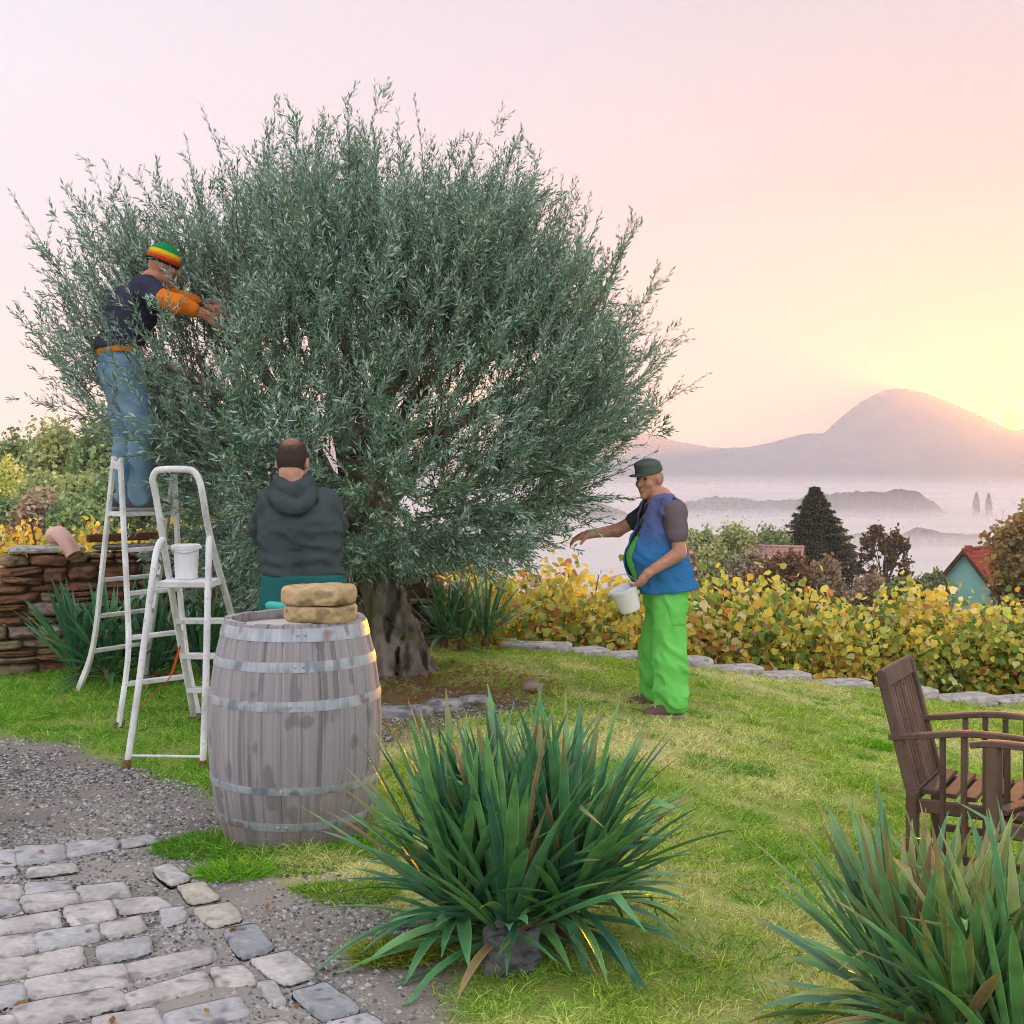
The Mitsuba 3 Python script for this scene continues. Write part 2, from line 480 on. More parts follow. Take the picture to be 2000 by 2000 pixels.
# the air: thin haze round everything, and a bank of ground mist lying in the valley
scene['haze'] = {'type': 'cube', 'to_world': T().translate([0, 2200, 102]).scale([6100, 2610, 180]), 'bsdf': {'type': 'null'}, 'interior': {'type': 'ref', 'id': 'haze_air'}}
tag('haze', 'thin morning haze in the air', kind='stuff')
for i, (z0, z1, y1, sig, lab) in enumerate([(-76.5, -61.5, 3850, 9.0e-3, 'pale bank of ground mist lying over the valley floor'), (-58.0, -40.0, 3850, 1.3e-3, 'thin upper veil of mist over the ground mist in the valley')]):
    k = numbered('mist')
    scene[k + '_air'] = {'type': 'homogeneous', 'albedo': {'type': 'rgb', 'value': [0.999, 0.993, 0.992]}, 'sigma_t': sig, 'phase': {'type': 'hg', 'g': 0.75}}
    scene[k] = {'type': 'cube', 'to_world': T().translate([0, (560 + y1) / 2, (z0 + z1) / 2]).scale([5900, (y1 - 560) / 2, (z1 - z0) / 2]), 'bsdf': {'type': 'null'},
                'interior': {'type': 'ref', 'id': k + '_air'}, 'exterior': {'type': 'ref', 'id': 'haze_air'}}
    tag(k, lab, kind='stuff')


# ------------------------------------------------------------------ dry-stone wall behind the tree
rng = np.random.default_rng(7)


WALL_TONES = {'wall_tan': (0.31, 0.22, 0.15), 'wall_rust': (0.25, 0.125, 0.08), 'wall_grey': (0.22, 0.19, 0.18), 'wall_ochre': (0.28, 0.22, 0.14), 'wall_pink': (0.34, 0.24, 0.21), 'wall_pale': (0.48, 0.44, 0.42)}


def wall_tone(k, seed=1):
    c = np.array(WALL_TONES[k])
    return tones(c * 0.55, c * 1.35, 15, seed)


wall_kinds = list(WALL_TONES)
WA, WB = np.array([-3.95, 10.35]), np.array([-0.66, 11.95])
wdir = unit(WB - WA)
wlen = np.linalg.norm(WB - WA)
wang = math.atan2(wdir[1], wdir[0])
tag('stone_wall', 'low dry-stone wall of rust and tan stones behind the olive tree', 'wall')


def wall_run(origin, ang, length, courses, thick, lo=0.13, hi=0.38, ends=0.0):
    z = -0.04
    for k, ch in enumerate(courses):
        s = -rng.uniform(0, 0.12) if not ends else 0.0
        while s < length - 0.02:
            w = rng.uniform(lo, hi) * (1.25 if k == len(courses) - 2 else 1)
            w = min(w, length - s + 0.03)
            split = rng.random() < 0.28 and ch > 0.07
            for q in range(2 if split else 1):
                hh = ch / (2 if split else 1)
                v, f = stone(rng, w / 2 * 0.985, thick / 2 * rng.uniform(0.9, 1.06), hh / 2 * rng.uniform(0.84, 1.0), sub=2, rough=0.22, box=6.0)
                v = rotz(v @ np.array([[1, 0, 0.04 * rng.normal()], [0, 1, 0], [0, 0, 1]]), rng.normal(0, 0.05))
                v = v + np.array([s + w / 2, rng.normal(0, 0.022), z + hh * (q + 0.5)])
                v = rotz(v, ang)
                v[:, :2] += origin
                v[:, 2] += float(gz(origin[0], origin[1]))
                r = rng.random()
                tone = 'wall_rust' if (k in (len(courses) - 3, len(courses) - 2) and s < 1.3 and r < 0.75) else rng.choice(wall_kinds, p=[0.30, 0.24, 0.14, 0.15, 0.13, 0.04])
                put('stone', (v, f), 'stone_face', 'stone_wall', smooth=True, color=wall_tone(str(tone), int(rng.integers(90))))
            s += w
        z += ch


wall_run(WA, wang, wlen, [0.12, 0.10, 0.075, 0.115, 0.06, 0.105, 0.075, 0.07, 0.135, 0.09], 0.34)
# the short return at the wall's left end, running away from the lawn
core = bar((*(WA + wdir * 0.08 + [0, 0.0]), 0.42), (*(WB - wdir * 0.08), 0.42), 0.2, 0.82)
put('core', core, 'matte', 'stone_wall', color=(0.10, 0.08, 0.06))
top_z = 0.965


def on_wall(s, across=0.0, z=0.0):
    q = WA + wdir * s + np.array([-wdir[1], wdir[0]]) * across
    return np.array([q[0], q[1], top_z - 0.06 + z])


for a, b, w, h, tone in ((0.06, 0.62, 0.36, 0.05, 'wall_pale'), (0.7, 1.5, 0.3, 0.035, 'wall_grey')):
    v, f = stone(rng, (b - a) / 2, w / 2, h / 2, sub=3, rough=0.06, box=7)
    v = rotz(v, wang) + on_wall((a + b) / 2, 0.0, 0.035)
    put('capstone', (v, f), 'stone_face', 'stone_wall', smooth=True, color=wall_tone(tone))

RUST, CLAY = tones((0.07, 0.03, 0.02), (0.24, 0.10, 0.05), 25), tones((0.50, 0.27, 0.22), (0.66, 0.42, 0.36), 22)
# terracotta bend lying over the wall's top
a = on_wall(0.42, 0.16, 0.10)
pts = spline([on_wall(0.40, 0.10, 0.135), on_wall(0.43, -0.02, 0.15), on_wall(0.47, -0.13, 0.10), on_wall(0.52, -0.205, -0.01)], 14)
mb = MB()
outer = tube(pts, 0.062, 20, caps=False)
inner = tube(pts, 0.050, 20, caps=False)
mb.add(*outer)
mb.add(inner[0], inner[1][:, ::-1])
for e in (0, 13):
    o, i2 = outer[0][e * 20:(e + 1) * 20], inner[0][e * 20:(e + 1) * 20]
    k = np.arange(20)
    mb.add(np.vstack([o, i2]), np.stack([k, (k + 1) % 20, (k + 1) % 20 + 20, k + 20], 1) if e else np.stack([(k + 1) % 20, k, k + 20, (k + 1) % 20 + 20], 1))
put('clay_pipe', mb, 'satin', smooth=40, color=CLAY)
tag('clay_pipe', 'pinkish terracotta pipe bend lying over the top of the stone wall', 'pipe')
p0, p1 = at(60, 1020, 10.75), on_wall(0.29, 0.1, -0.05)
put('iron_rod', tube([p1, p1 + (p0 - p1) * 0.5 + [0.004, 0, 0], p0], 0.009, 8), 'matte', smooth=True, color=RUST)
tag('iron_rod', 'thin rusty iron rod standing upright at the wall top', 'rod')
put('iron_beam', bar(on_wall(0.66, 0.05, 0.105), on_wall(2.0, 0.14, 0.13), 0.10, 0.06, bevel=0.006), 'matte', color=(0.15, 0.065, 0.035))
tag('iron_beam', 'rust brown flat beam lying along the wall top behind the ladder', 'beam')

# ------------------------------------------------------------------ paving in the corner: setts and a line of edging slabs
SETTS = [
    [(-90, 822), (75, 815), (75, 885), (-90, 892)], [(85, 800), (310, 790), (330, 845), (90, 880)], [(335, 780), (570, 755), (575, 800), (350, 835)], [(612, 742), (755, 737), (795, 770), (622, 795)],
    [(-60, 905), (60, 900), (72, 928), (-60, 950)], [(150, 905), (370, 880), (385, 915), (150, 945)],
    [(-110, 1008), (90, 990), (108, 1040), (-110, 1060)], [(130, 985), (340, 980), (350, 1010), (135, 1045)], [(400, 1000), (610, 985), (650, 1040), (420, 1065)],
    [(-150, 1075), (70, 1055), (100, 1115), (-150, 1145)], [(115, 1050), (360, 1018), (385, 1075), (140, 1125)],
    [(325, 1105), (560, 1070), (580, 1140), (370, 1185)], [(580, 1065), (800, 1050), (850, 1095), (620, 1135)], [(800, 1115), (920, 1105), (940, 1165), (830, 1195)],
    [(-200, 1190), (10, 1172), (45, 1235), (-190, 1262)], [(25, 1175), (280, 1130), (300, 1185), (70, 1240)], [(510, 1185), (690, 1155), (720, 1215), (540, 1250)],
    [(-180, 1290), (140, 1245), (175, 1315), (-180, 1375)], [(190, 1240), (470, 1190), (505, 1255), (225, 1320)], [(490, 1300), (740, 1255), (755, 1320), (530, 1375)],
    [(-210, 1400), (100, 1355), (135, 1430), (-200, 1490)], [(130, 1365), (400, 1310), (415, 1380), (170, 1440)], [(645, 1385), (1040, 1320), (1065, 1370), (690, 1460)],
    [(140, 1480), (590, 1400), (630, 1490), (175, 1552)], [(610, 1555), (1010, 1430), (1045, 1500), (660, 1610)], [(1060, 1420), (1230, 1400), (1280, 1480), (1100, 1500)],
    [(-230, 1550), (90, 1490), (105, 1580), (-220, 1650)], [(95, 1595), (560, 1528), (605, 1610), (80, 1700)], [(480, 1668), (780, 1620), (805, 1720), (500, 1765)],
    [(840, 1645), (1190, 1560), (1250, 1640), (900, 1730)], [(1300, 1490), (1380, 1480), (1440, 1580), (1370, 1595)], [(-230, 1690), (60, 1650), (70, 1760), (-230, 1800)],
    [(1120, 1740), (1420, 1680), (1500, 1760), (1200, 1840)], [(90, 1730), (440, 1700), (460, 1800), (90, 1830)],
]
SLABS = [
    [(760, 905), (850, 880), (968, 958), (850, 1000)], [(885, 995), (1020, 975), (1120, 1060), (960, 1090)], [(960, 1105), (1170, 1080), (1230, 1165), (1060, 1210)],
    [(1110, 1220), (1290, 1185), (1390, 1310), (1210, 1370)], [(1240, 1372), (1460, 1320), (1600, 1445), (1430, 1505)], [(1450, 1540), (1640, 1480), (1830, 1620), (1620, 1680)],
    [(1640, 1692), (1850, 1640), (2040, 1760), (1800, 1830)],
]
PAVE = {'sett_rose': (0.47, 0.43, 0.42), 'sett_mauve': (0.42, 0.405, 0.42), 'sett_sand': (0.46, 0.42, 0.36), 'sett_slate': (0.33, 0.33, 0.355)}


def pave_tone(k, seed):
    c = np.array(PAVE[k])
    c = c * (0.92 + 0.16 * ((seed * 37) % 10) / 10)
    return tones(c * 0.8, c * 1.2, 13, seed, 5, c * 0.55, (0.60, 0.72), 26)


def sett(rng, quad, up, bsdf, parent, name, jitter=0.012, grow=1.26):
    quad = np.array(quad, float)
    quad = quad.mean(0) + (quad - quad.mean(0)) * grow
    q = np.array([ground_at(x * 0.3882, y * 0.3882 + 1350) for x, y in quad])
    if q[:, 1].min() < 0:
        return
    c = q.mean(0)
    n = 17
    g = np.linspace(-1, 1, n)
    o = rng.uniform(0, 99)
    tilt = rng.normal(0, 0.012, 2)
    a, b = np.meshgrid(g, g, indexing='ij')
    a, b = a.ravel(), b.ravel()
    aa, bb = a * (1 - 0.075 * b ** 4), b * (1 - 0.075 * a ** 4)          # rounded corners, worn edges
    u, w = ((aa + 1) / 2)[:, None], ((bb + 1) / 2)[:, None]
    p = (q[0] * (1 - u) + q[1] * u) * (1 - w) + (q[3] * (1 - u) + q[2] * u) * w
    e = np.maximum(abs(a), abs(b))
    z = up + 0.007 * (1 - e ** 8) - np.where(e > 0.99, 0.022, 0.0)
    zero = np.zeros(len(p))
    nn = meshkit.fbm(np.stack([p[:, 0] * 14 + o, p[:, 1] * 14, zero], -1), 3) - 0.5
    n2 = meshkit.fbm(np.stack([p[:, 0] * 7 + o, p[:, 1] * 7, zero + 3], -1), 3) - 0.5
    v = np.stack([p[:, 0] + jitter * nn * 2.2, p[:, 1] + jitter * n2 * 2.6, gz(p[:, 0], p[:, 1]) + z + 0.008 * nn + ((p[:, :2] - c[:2]) @ tilt) * 1.5], -1)
    v = np.array(v)
    i, j = np.meshgrid(np.arange(n - 1), np.arange(n - 1), indexing='ij')
    f = np.stack([i * n + j, i * n + j + 1, (i + 1) * n + j + 1, (i + 1) * n + j], -1).reshape(-1, 4)
    # a skirt down into the ground
    ring = [(i, 0) for i in range(n)] + [(n - 1, j) for j in range(1, n)] + [(i, n - 1) for i in range(n - 2, -1, -1)] + [(0, j) for j in range(n - 2, 0, -1)]
    r = np.array([a * n + b for a, b in ring])
    low = v[r] - [0, 0, 0.05]
    m = len(r)
    k = np.arange(m)
    f2 = np.stack([r[k], len(v) + k, len(v) + (k + 1) % m, r[(k + 1) % m]], 1)
    put(name, (np.vstack([v, low]), np.vstack([f, f2])[:, ::-1]), 'stone_face', parent, smooth=True, color=pave_tone(bsdf, int(rng.integers(90))))


tag('path', 'path of worn stone setts sunk in grey gravel', kind='structure')
for i, q in enumerate(SETTS):
    sett(rng, q, 0.012, str(rng.choice(['sett_rose', 'sett_mauve', 'sett_rose', 'sett_sand'], p=[0.42, 0.36, 0.14, 0.08])), 'path', 'paving_stone')
for i, q in enumerate(SLABS):
    sett(rng, q, 0.016, ['sett_rose', 'sett_sand', 'sett_sand', 'sett_slate', 'sett_rose', 'sett_slate', 'sett_mauve'][i], 'path', 'edging_stone', 0.006, 1.06)

# pale stone edge at the end of the lawn, above the vineyard
tag('stone_edging', 'low pale stone edging along the far rim of the lawn', 'edging')
x = -0.1
while x < 7.2:
    w = rng.uniform(0.30, 0.70)
    v, f = stone(rng, w / 2, 0.15, 0.055, sub=3, rough=0.06, box=8)
    y0, y1 = edge_y(x), edge_y(x + w)
    v = rotz(v, math.atan2(float(y1 - y0), w)) + np.array([x + w / 2, float(y0 + y1) / 2 + 0.0, float(gz(x + w / 2, edge_y(x + w / 2) - 0.3)) + 0.0 + rng.normal(0, 0.006)])
    put('stone', (v, f), 'stone_face', 'stone_edging', smooth=True, color=wall_tone('wall_pale', int(rng.integers(90))))
    x += w * 0.98
# flat grey stones round the tree's bed
for i, (px, py, w, d2, h) in enumerate([(768, 1398, 0.26, 0.16, 0.05), (868, 1383, 0.24, 0.15, 0.05), (820, 1392, 0.18, 0.12, 0.04), (925, 1375, 0.2, 0.12, 0.045)]):
    p = ground_at(px, py)
    v, f = stone(rng, w / 2, d2 / 2, h, sub=3, rough=0.12, box=4)
    put('bed_stone', (rotz(v, rng.uniform(-0.3, 0.3)) + p + [0, 0, 0.01], f), 'stone_face', smooth=True, color=pave_tone('sett_slate', i))
for k, l in zip(['bed_stone', 'bed_stone_001', 'bed_stone_002', 'bed_stone_003'],
                ['flat grey stone beside the barrel at the edge of the tree bed', 'flat grey stone in the middle of the tree bed edge, wider than its neighbours',
                 'small grey stone between the two wide ones of the tree bed edge', 'grey stone at the right end of the tree bed edge, above the yucca']):
    tag(k, l, 'stone', 'stones along the tree bed')
p = ground_at(1040, 1352)
v, f = stone(rng, 0.075, 0.05, 0.05, sub=2, rough=0.2, box=2.6)
put('brown_stone', (v + p + [0, 0, 0.03], f), 'stone_face', smooth=True, color=wall_tone('wall_pink'))
tag('brown_stone', 'small brownish stone on the lawn right of the tree bed', 'stone')
p = ground_at(1000, 1905)
v, f = stone(rng, 0.088, 0.08, 0.09, sub=4, rough=0.42, box=3.4)
put('rock', (v + p + [0, 0.05, 0.045], f), 'stone_face', smooth=True, color=(0.15, 0.145, 0.155))
tag('rock', 'rough grey rock lying under the big yucca at the front', 'rock')

# ------------------------------------------------------------------ the barrel
BX, BY = -0.957, 5.93
BZ = float(gz(BX, BY)) - 0.015
BH = 0.965


def barrel_r(z):
    t = z / BH * 2 - 1
    return 0.305 + 0.073 * (1 - np.abs(t) ** 2.1)


def stave_wood(p, n, uv):
    ang = dr.atan2(p.y - BY, p.x - BX)
    grain = fbm(ang * 46, p.z * 2.2, 0.0, 3)
    fine = noise(ang * 240, p.z * 6, 3.0)
    stave = cell_rand(dr.floor(ang * 28 / (2 * math.pi)), 3.0)
    c = mix((0.205, 0.185, 0.20), (0.42, 0.385, 0.41), 0.66 * grain + 0.22 * fine + 0.12 * stave)
    drip = smoothstep(0.60, 0.74, fbm(ang * 15 + 3, p.z * 1.5 + 2.0, 7.0, 2)) * smoothstep(0.35, 0.6, noise(ang * 4 + 1.0, p.z * 2.6, 2.0))
    blot = smoothstep(0.66, 0.76, fbm(ang * 7, p.z * 9, 5.0, 2))
    low = smoothstep(0.30, 0.05, p.z) * 0.55 * (0.6 + 0.8 * noise(ang * 5, p.z * 5, 1.0))
    c = mix(c, (0.11, 0.115, 0.12), dr.clip(0.6 * drip + 0.5 * blot, 0, 0.7))
    return mix(c, (0.20, 0.155, 0.13), dr.clip(low, 0, 0.7))


def stave_relief(p, n, uv):
    ang = dr.atan2(p.y - BY, p.x - BX)
    return fbm(ang * 75, p.z * 3.5, 0.0, 3)


def hoop_metal(p, n, uv):
    ang = dr.atan2(p.y - BY, p.x - BX)
    a = fbm(ang * 6, p.z * 20, 2.0, 2)
    streak = noise(ang * 60, p.z * 10, 1.0)
    c = mix((0.22, 0.245, 0.285), (0.50, 0.52, 0.57), 0.6 * a + 0.4 * streak)
    dark = smoothstep(0.60, 0.80, fbm(ang * 9 + 5, p.z * 14, 6.0, 2))
    c = mix(c, (0.13, 0.16, 0.19), 0.7 * dark)
    return mix(c, (0.22, 0.10, 0.07), smoothstep(0.66, 0.80, fbm(ang * 4 + 2, p.z * 18 + 3, 8.0, 2)) * 0.7)


scene['barrel_oak'] = bumped(principled(mikit.proc(stave_wood), 0.78, 0.25), stave_relief, 0.004, 1.5e-3)
scene['barrel_hoop'] = two(principled(mikit.proc(hoop_metal), 0.5, 0.5, metallic=0.25))
tag('wine_barrel', 'weathered grey oak wine barrel with metal hoops standing on the grass', 'barrel')
NS = 28
zs = np.linspace(0, BH, 15)
for k in range(NS):
    a0, a1 = -math.pi + 2 * math.pi * k / NS, -math.pi + 2 * math.pi * (k + 1) / NS
    w = a1 - a0
    prof = [(a0 + w * 0.004, -0.0025), (a0 + w * 0.035, 0.0), (a0 + w * 0.35, 0.0012), (a0 + w * 0.65, 0.0012), (a1 - w * 0.035, 0.0), (a1 - w * 0.004, -0.0025)]
    h = rng.normal(0, 0.0022)
    rows = []
    for z in zs:
        r = barrel_r(z)
        ring = [[BX + math.cos(a) * (r + o), BY + math.sin(a) * (r + o), BZ + z + (h if z > 0.9 else 0)] for a, o in prof]
        ring += [[BX + math.cos(a) * (r - 0.027), BY + math.sin(a) * (r - 0.027), BZ + z + (h if z > 0.9 else 0)] for a in (a1 - w * 0.004, a0 + w * 0.004)]
        rows.append(ring)
    v = np.array(rows).reshape(-1, 3)
    m = 8
    i, j = np.meshgrid(np.arange(len(zs) - 1), np.arange(m), indexing='ij')
    q = np.stack([i * m + j, i * m + (j + 1) % m, (i + 1) * m + (j + 1) % m, (i + 1) * m + j], -1).reshape(-1, 4)
    e = (len(zs) - 1) * m
    caps = np.array([[e, e + 1, e + 6, e + 7], [e + 1, e + 2, e + 5, e + 6], [e + 2, e + 3, e + 4, e + 5]])
    put('stave', (v, np.vstack([q, caps])), 'barrel_oak', 'wine_barrel', smooth=30)
for z0, z1, off in ((0.895, 0.952, 0.0), (0.775, 0.815, 0.0), (0.615, 0.655, 0.0), (0.262, 0.298, 0.0), (0.105, 0.145, 0.0)):
    mb = MB()
    n = 72
    a = np.arange(n) * 2 * np.pi / n
    rr = []
    for z, o in ((z0, 0.001), (z0, 0.0035), ((z0 + z1) / 2, 0.0052), (z1, 0.0035), (z1, 0.001)):
        wob = 0.0035 * np.sin(a * 1.0 + z * 40)
        r = barrel_r(z) + o
        rr.append(np.stack([BX + np.cos(a) * r, BY + np.sin(a) * r, BZ + z + wob], 1))
    v = np.vstack(rr)
    i, j = np.meshgrid(np.arange(4), np.arange(n), indexing='ij')
    f = np.stack([i * n + j, i * n + (j + 1) % n, (i + 1) * n + (j + 1) % n, (i + 1) * n + j], -1).reshape(-1, 4)
    put('hoop', (v, f), 'barrel_hoop', 'wine_barrel', smooth=40)
    for b in (-1.65 + z0 * 0.3, -1.55 + z0 * 0.3):
        zc = (z0 + z1) / 2
        c = np.array([BX + math.cos(b) * (barrel_r(zc) + 0.006), BY + math.sin(b) * (barrel_r(zc) + 0.006), BZ + zc])
        v, f = stone(rng, 0.007, 0.004, 0.007, sub=1, rough=0.0, box=2)
        put('rivet', (rotz(v, b + math.pi / 2) + c, f), 'barrel_hoop', 'wine_barrel', smooth=True)
lid_r = 0.283
for k in range(6):
    x0, x1 = -lid_r + 2 * lid_r * k / 6 + 0.0012, -lid_r + 2 * lid_r * (k + 1) / 6 - 0.0012
    s = np.linspace(x0, x1, 7)
    e = np.sqrt(np.maximum(lid_r ** 2 - s ** 2, 0.0004))
    poly = sg.Polygon([*zip(e, s), *zip(-e[::-1], s[::-1])])
    m = trimesh.creation.extrude_polygon(poly, 0.022)
    m.apply_translation([BX, BY, BZ + BH - 0.062 + rng.normal(0, 0.0008)])
    put('lid_board', m, 'matte', 'wine_barrel', color=np.array([0.56, 0.52, 0.50]) * rng.uniform(0.85, 1.1))

CAKE = tones((0.36, 0.24, 0.12), (0.62, 0.46, 0.28), 14, 3, 5, (0.20, 0.13, 0.07), (0.62, 0.75), 34)


def cake(r, h, c, seed):
    g = np.random.default_rng(seed)
    n, prof = 96, []
    for t in np.linspace(-math.pi / 2, math.pi / 2, 13):
        prof.append((r - 0.030 + 0.030 * abs(math.cos(t)) ** 0.55, h / 2 * math.copysign(abs(math.sin(t)) ** 0.6, math.sin(t))))
    prof = [(0.001, -h / 2), (r * 0.6, -h / 2)] + prof + [(r * 0.6, h / 2), (0.001, h / 2)]
    a = np.arange(n) * 2 * np.pi / n
    v = np.array([[q * np.cos(x), q * np.sin(x), z] for q, z in prof for x in a])
    o = g.uniform(0, 50, 3)
    lump = meshkit.fbm(v * 9 + o, 4) - 0.5
    wide = meshkit.fbm(np.stack([v[:, 0] * 4, v[:, 1] * 4, v[:, 2] * 0], -1) + o, 2) - 0.5
    v[:, :2] *= (1 + 0.16 * lump + 0.12 * wide)[:, None]
    v[:, 2] += 0.026 * lump
    i, j = np.meshgrid(np.arange(len(prof) - 1), np.arange(n), indexing='ij')
    f = np.stack([i * n + j, i * n + (j + 1) % n, (i + 1) * n + (j + 1) % n, (i + 1) * n + j], -1).reshape(-1, 4)
    return v + np.asarray(c), f


cz = BZ + BH
put('flat_stone', cake(0.158, 0.072, (BX + 0.128, BY - 0.115, cz + 0.034), 3), 'stone_face', smooth=True, color=CAKE)
tag('flat_stone', 'lower of two round tan stones on the barrel, resting on its rim', 'stone')
put('flat_stone', cake(0.166, 0.074, (BX + 0.122, BY - 0.11, cz + 0.110), 8), 'stone_face', smooth=True, color=CAKE)
tag('flat_stone_001', 'upper of two round tan stones on the barrel, stacked on the other', 'stone')

# ------------------------------------------------------------------ two aluminium ladders
ALU = (0.70, 0.69, 0.71)
BROWN = (0.20, 0.09, 0.05)


def flat_rail(points, w, t, side):
    """A rail of flat section along a polyline; side = the direction in which it is w wide."""
    p = np.asarray(points, float)
    side = unit(np.asarray(side, float))
    tt = unit(np.gradient(p, axis=0))
    nn = unit(np.cross(tt, side))
    prof = [(-.5, -.35), (-.35, -.5), (.35, -.5), (.5, -.35), (.5, .35), (.35, .5), (-.35, .5), (-.5, .35)]
    v = np.vstack([[p[i] + side * a * w + nn[i] * b * t for a, b in prof] for i in range(len(p))])
    m = 8
    i, j = np.meshgrid(np.arange(len(p) - 1), np.arange(m), indexing='ij')
    q = np.stack([i * m + j, i * m + (j + 1) % m, (i + 1) * m + (j + 1) % m, (i + 1) * m + j], -1).reshape(-1, 4)
    e = (len(p) - 1) * m
    return v, np.vstack([q, [[0, 1, 2, 7], [2, 3, 6, 7], [3, 4, 5, 6]], np.array([[0, 1, 2, 7], [2, 3, 6, 7], [3, 4, 5, 6]])[:, ::-1] + e])


def along(points, z):
    """The point of a polyline at height z."""
    p = np.asarray(points, float)
    o = np.argsort(p[:, 2])
    return np.array([np.interp(z, p[o, 2], p[o, k]) for k in (0, 1)] + [z])


def foot_on_ground(px, py, d):
    q = at(px, py, d)
    q[2] = float(gz(q[0], q[1]))
    return q


tag('trestle_ladder', 'tall silver double-sided stepladder with splayed feet, a man standing on its platform', 'ladder')
RA = spline([at(223, 893, 8.82), at(203, 1080, 8.98), at(182, 1262, 9.15), foot_on_ground(151, 1357, 9.42)], 16)
RB = spline([at(235, 896, 8.75), at(242, 1040, 8.62), at(249, 1180, 8.5), at(250, 1284, 8.38), foot_on_ground(231, 1422, 8.2)], 18)
RA2 = spline([at(338, 930, 9.14), at(318, 1080, 9.35), at(292, 1250, 9.6), foot_on_ground(283, 1334, 9.86)], 16)
RB2 = spline([at(341, 928, 9.06), at(346, 1040, 8.95), at(353, 1175, 8.82), at(366, 1290, 8.68), foot_on_ground(389, 1404, 8.48)], 18)
acr = unit(RB2[-1] - RB[-1])
fro = unit(np.cross(acr, [0, 0, 1.0]))
for r in (RA, RA2, RB, RB2):
    put('rail', flat_rail(r, 0.026, 0.062, acr), 'worn_paint', 'trestle_ladder', smooth=30, color=ALU)
    b = r[-1]
    put('foot', bar(b + [0, 0, 0.035], b - [0, 0, 0.005], 0.04, 0.07, up=acr), 'satin', 'trestle_ladder', color=BROWN)
for z in (0.33, 0.58, 0.83):
    put('rung', bar(along(RA, z) - acr * 0.0, along(RA2, z), 0.05, 0.026), 'worn_paint', 'trestle_ladder', color=ALU)
for z in (0.25, 0.52, 0.79, 1.06):
    put('rung', bar(along(RB, z), along(RB2, z), 0.05, 0.028), 'worn_paint', 'trestle_ladder', color=ALU)
PLAT_Z = 1.285
pa, pb = (along(RA, PLAT_Z) + along(RB, PLAT_Z)) / 2, (along(RA2, PLAT_Z) + along(RB2, PLAT_Z)) / 2
put('platform', bar(pa, pb, 0.24, 0.028), 'worn_paint', 'trestle_ladder', color=ALU)
put('hinge', bar(RA[0] + [0, 0, -0.05], RB[0] + [0, 0, -0.05], 0.03, 0.05), 'worn_paint', 'trestle_ladder', color=ALU)
put('hinge', bar(RA2[0] + [0, 0, -0.02], RB2[0] + [0, 0, -0.02], 0.03, 0.05), 'worn_paint', 'trestle_ladder', color=ALU)

tag('stepladder', 'smaller silver stepladder with a rounded top handle and a bucket on its platform', 'ladder')
HL = [foot_on_ground(380, 1409, 8.42), at(347, 1225, 8.02), at(319, 1057, 7.66), at(303, 960, 7.55), at(298, 938, 7.53), at(304, 922, 7.52), at(318, 917, 7.51)]
HR = [at(366, 917, 7.49), at(380, 923, 7.48), at(390, 940, 7.47), at(396, 968, 7.48), at(411, 1050, 7.62), at(451, 1197, 7.98), foot_on_ground(512, 1416, 8.36)]
loop = spline(HL + HR, 70)
put('rail', tube(loop, 0.0195, 12), 'worn_paint', 'stepladder', smooth=True, color=ALU)
FL = spline([at(319, 1052, 7.64), at(309, 1066, 7.6), at(300, 1110, 7.55), at(272, 1330, 7.33), foot_on_ground(248, 1497, 7.17)], 20)
FR = spline([at(409, 1050, 7.6), at(408, 1066, 7.56), at(407, 1110, 7.5), at(402, 1330, 7.28), foot_on_ground(396, 1500, 7.15)], 20)
for r in (FL, FR):
    put('leg', tube(r, 0.0185, 12), 'worn_paint', 'stepladder', smooth=True, color=ALU)
    put('foot', tube([r[-1] + [0, 0, 0.04], r[-1] - [0, 0, 0.004]], 0.023, 12), 'satin', 'stepladder', smooth=40, color=BROWN)
LL, RR_ = spline(HL[:4], 30), spline(HR[::-1][:4], 30)
put('crossbar', tube([along(FL, 0.055), along(FR, 0.055)], 0.008, 8), 'worn_paint', 'stepladder', smooth=True, color=ALU)
SP = 0.935
put('platform', bar(along(FL, SP) * 0.25 + along(LL, SP) * 0.75 + [0.0, -0.03, 0], along(FR, SP) * 0.25 + along(RR_, SP) * 0.75 + [0, -0.03, 0], 0.27, 0.034), 'worn_paint', 'stepladder', color=ALU)
for z in (0.68, 0.45, 0.22):
    put('step', bar(along(LL, z), along(RR_, z), 0.085, 0.03), 'worn_paint', 'stepladder', color=ALU)
for r in (LL, RR_):
    put('foot', bar(r[0] + [0, 0, 0.03], r[0] - [0, 0, 0.004], 0.06, 0.09, up=(0, 1, 0)), 'satin', 'stepladder', color=BROWN)
sa, sb = along(LL, 0.52), along(FL, 0.32)
st_pts = spline([sa + [0, -0.02, 0], sa * 0.75 + sb * 0.25 - [0, 0, 0.10], sa * 0.45 + sb * 0.55 - [0, 0, 0.085], sb + [0.02, 0.0, -0.02]], 20)
put('red_strap', flat_rail(st_pts, 0.034, 0.004, (0.3, 0.9, 0.4)), 'matte', smooth=30, color=(0.62, 0.10, 0.035))
tag('red_strap', 'thin orange red strap hanging slack between the legs of the smaller stepladder', 'strap')


# ------------------------------------------------------------------ buckets
WHITE, WIRE = (0.78, 0.77, 0.80), (0.45, 0.45, 0.47)


def lathe(prof, n=40):
    a = np.arange(n) * 2 * np.pi / n
    v = np.array([[r * math.cos(x), r * math.sin(x), z] for r, z in prof for x in a])
    i, j = np.meshgrid(np.arange(len(prof) - 1), np.arange(n), indexing='ij')
    return v, np.stack([i * n + j, i * n + (j + 1) % n, (i + 1) * n + (j + 1) % n, (i + 1) * n + j], -1).reshape(-1, 4)


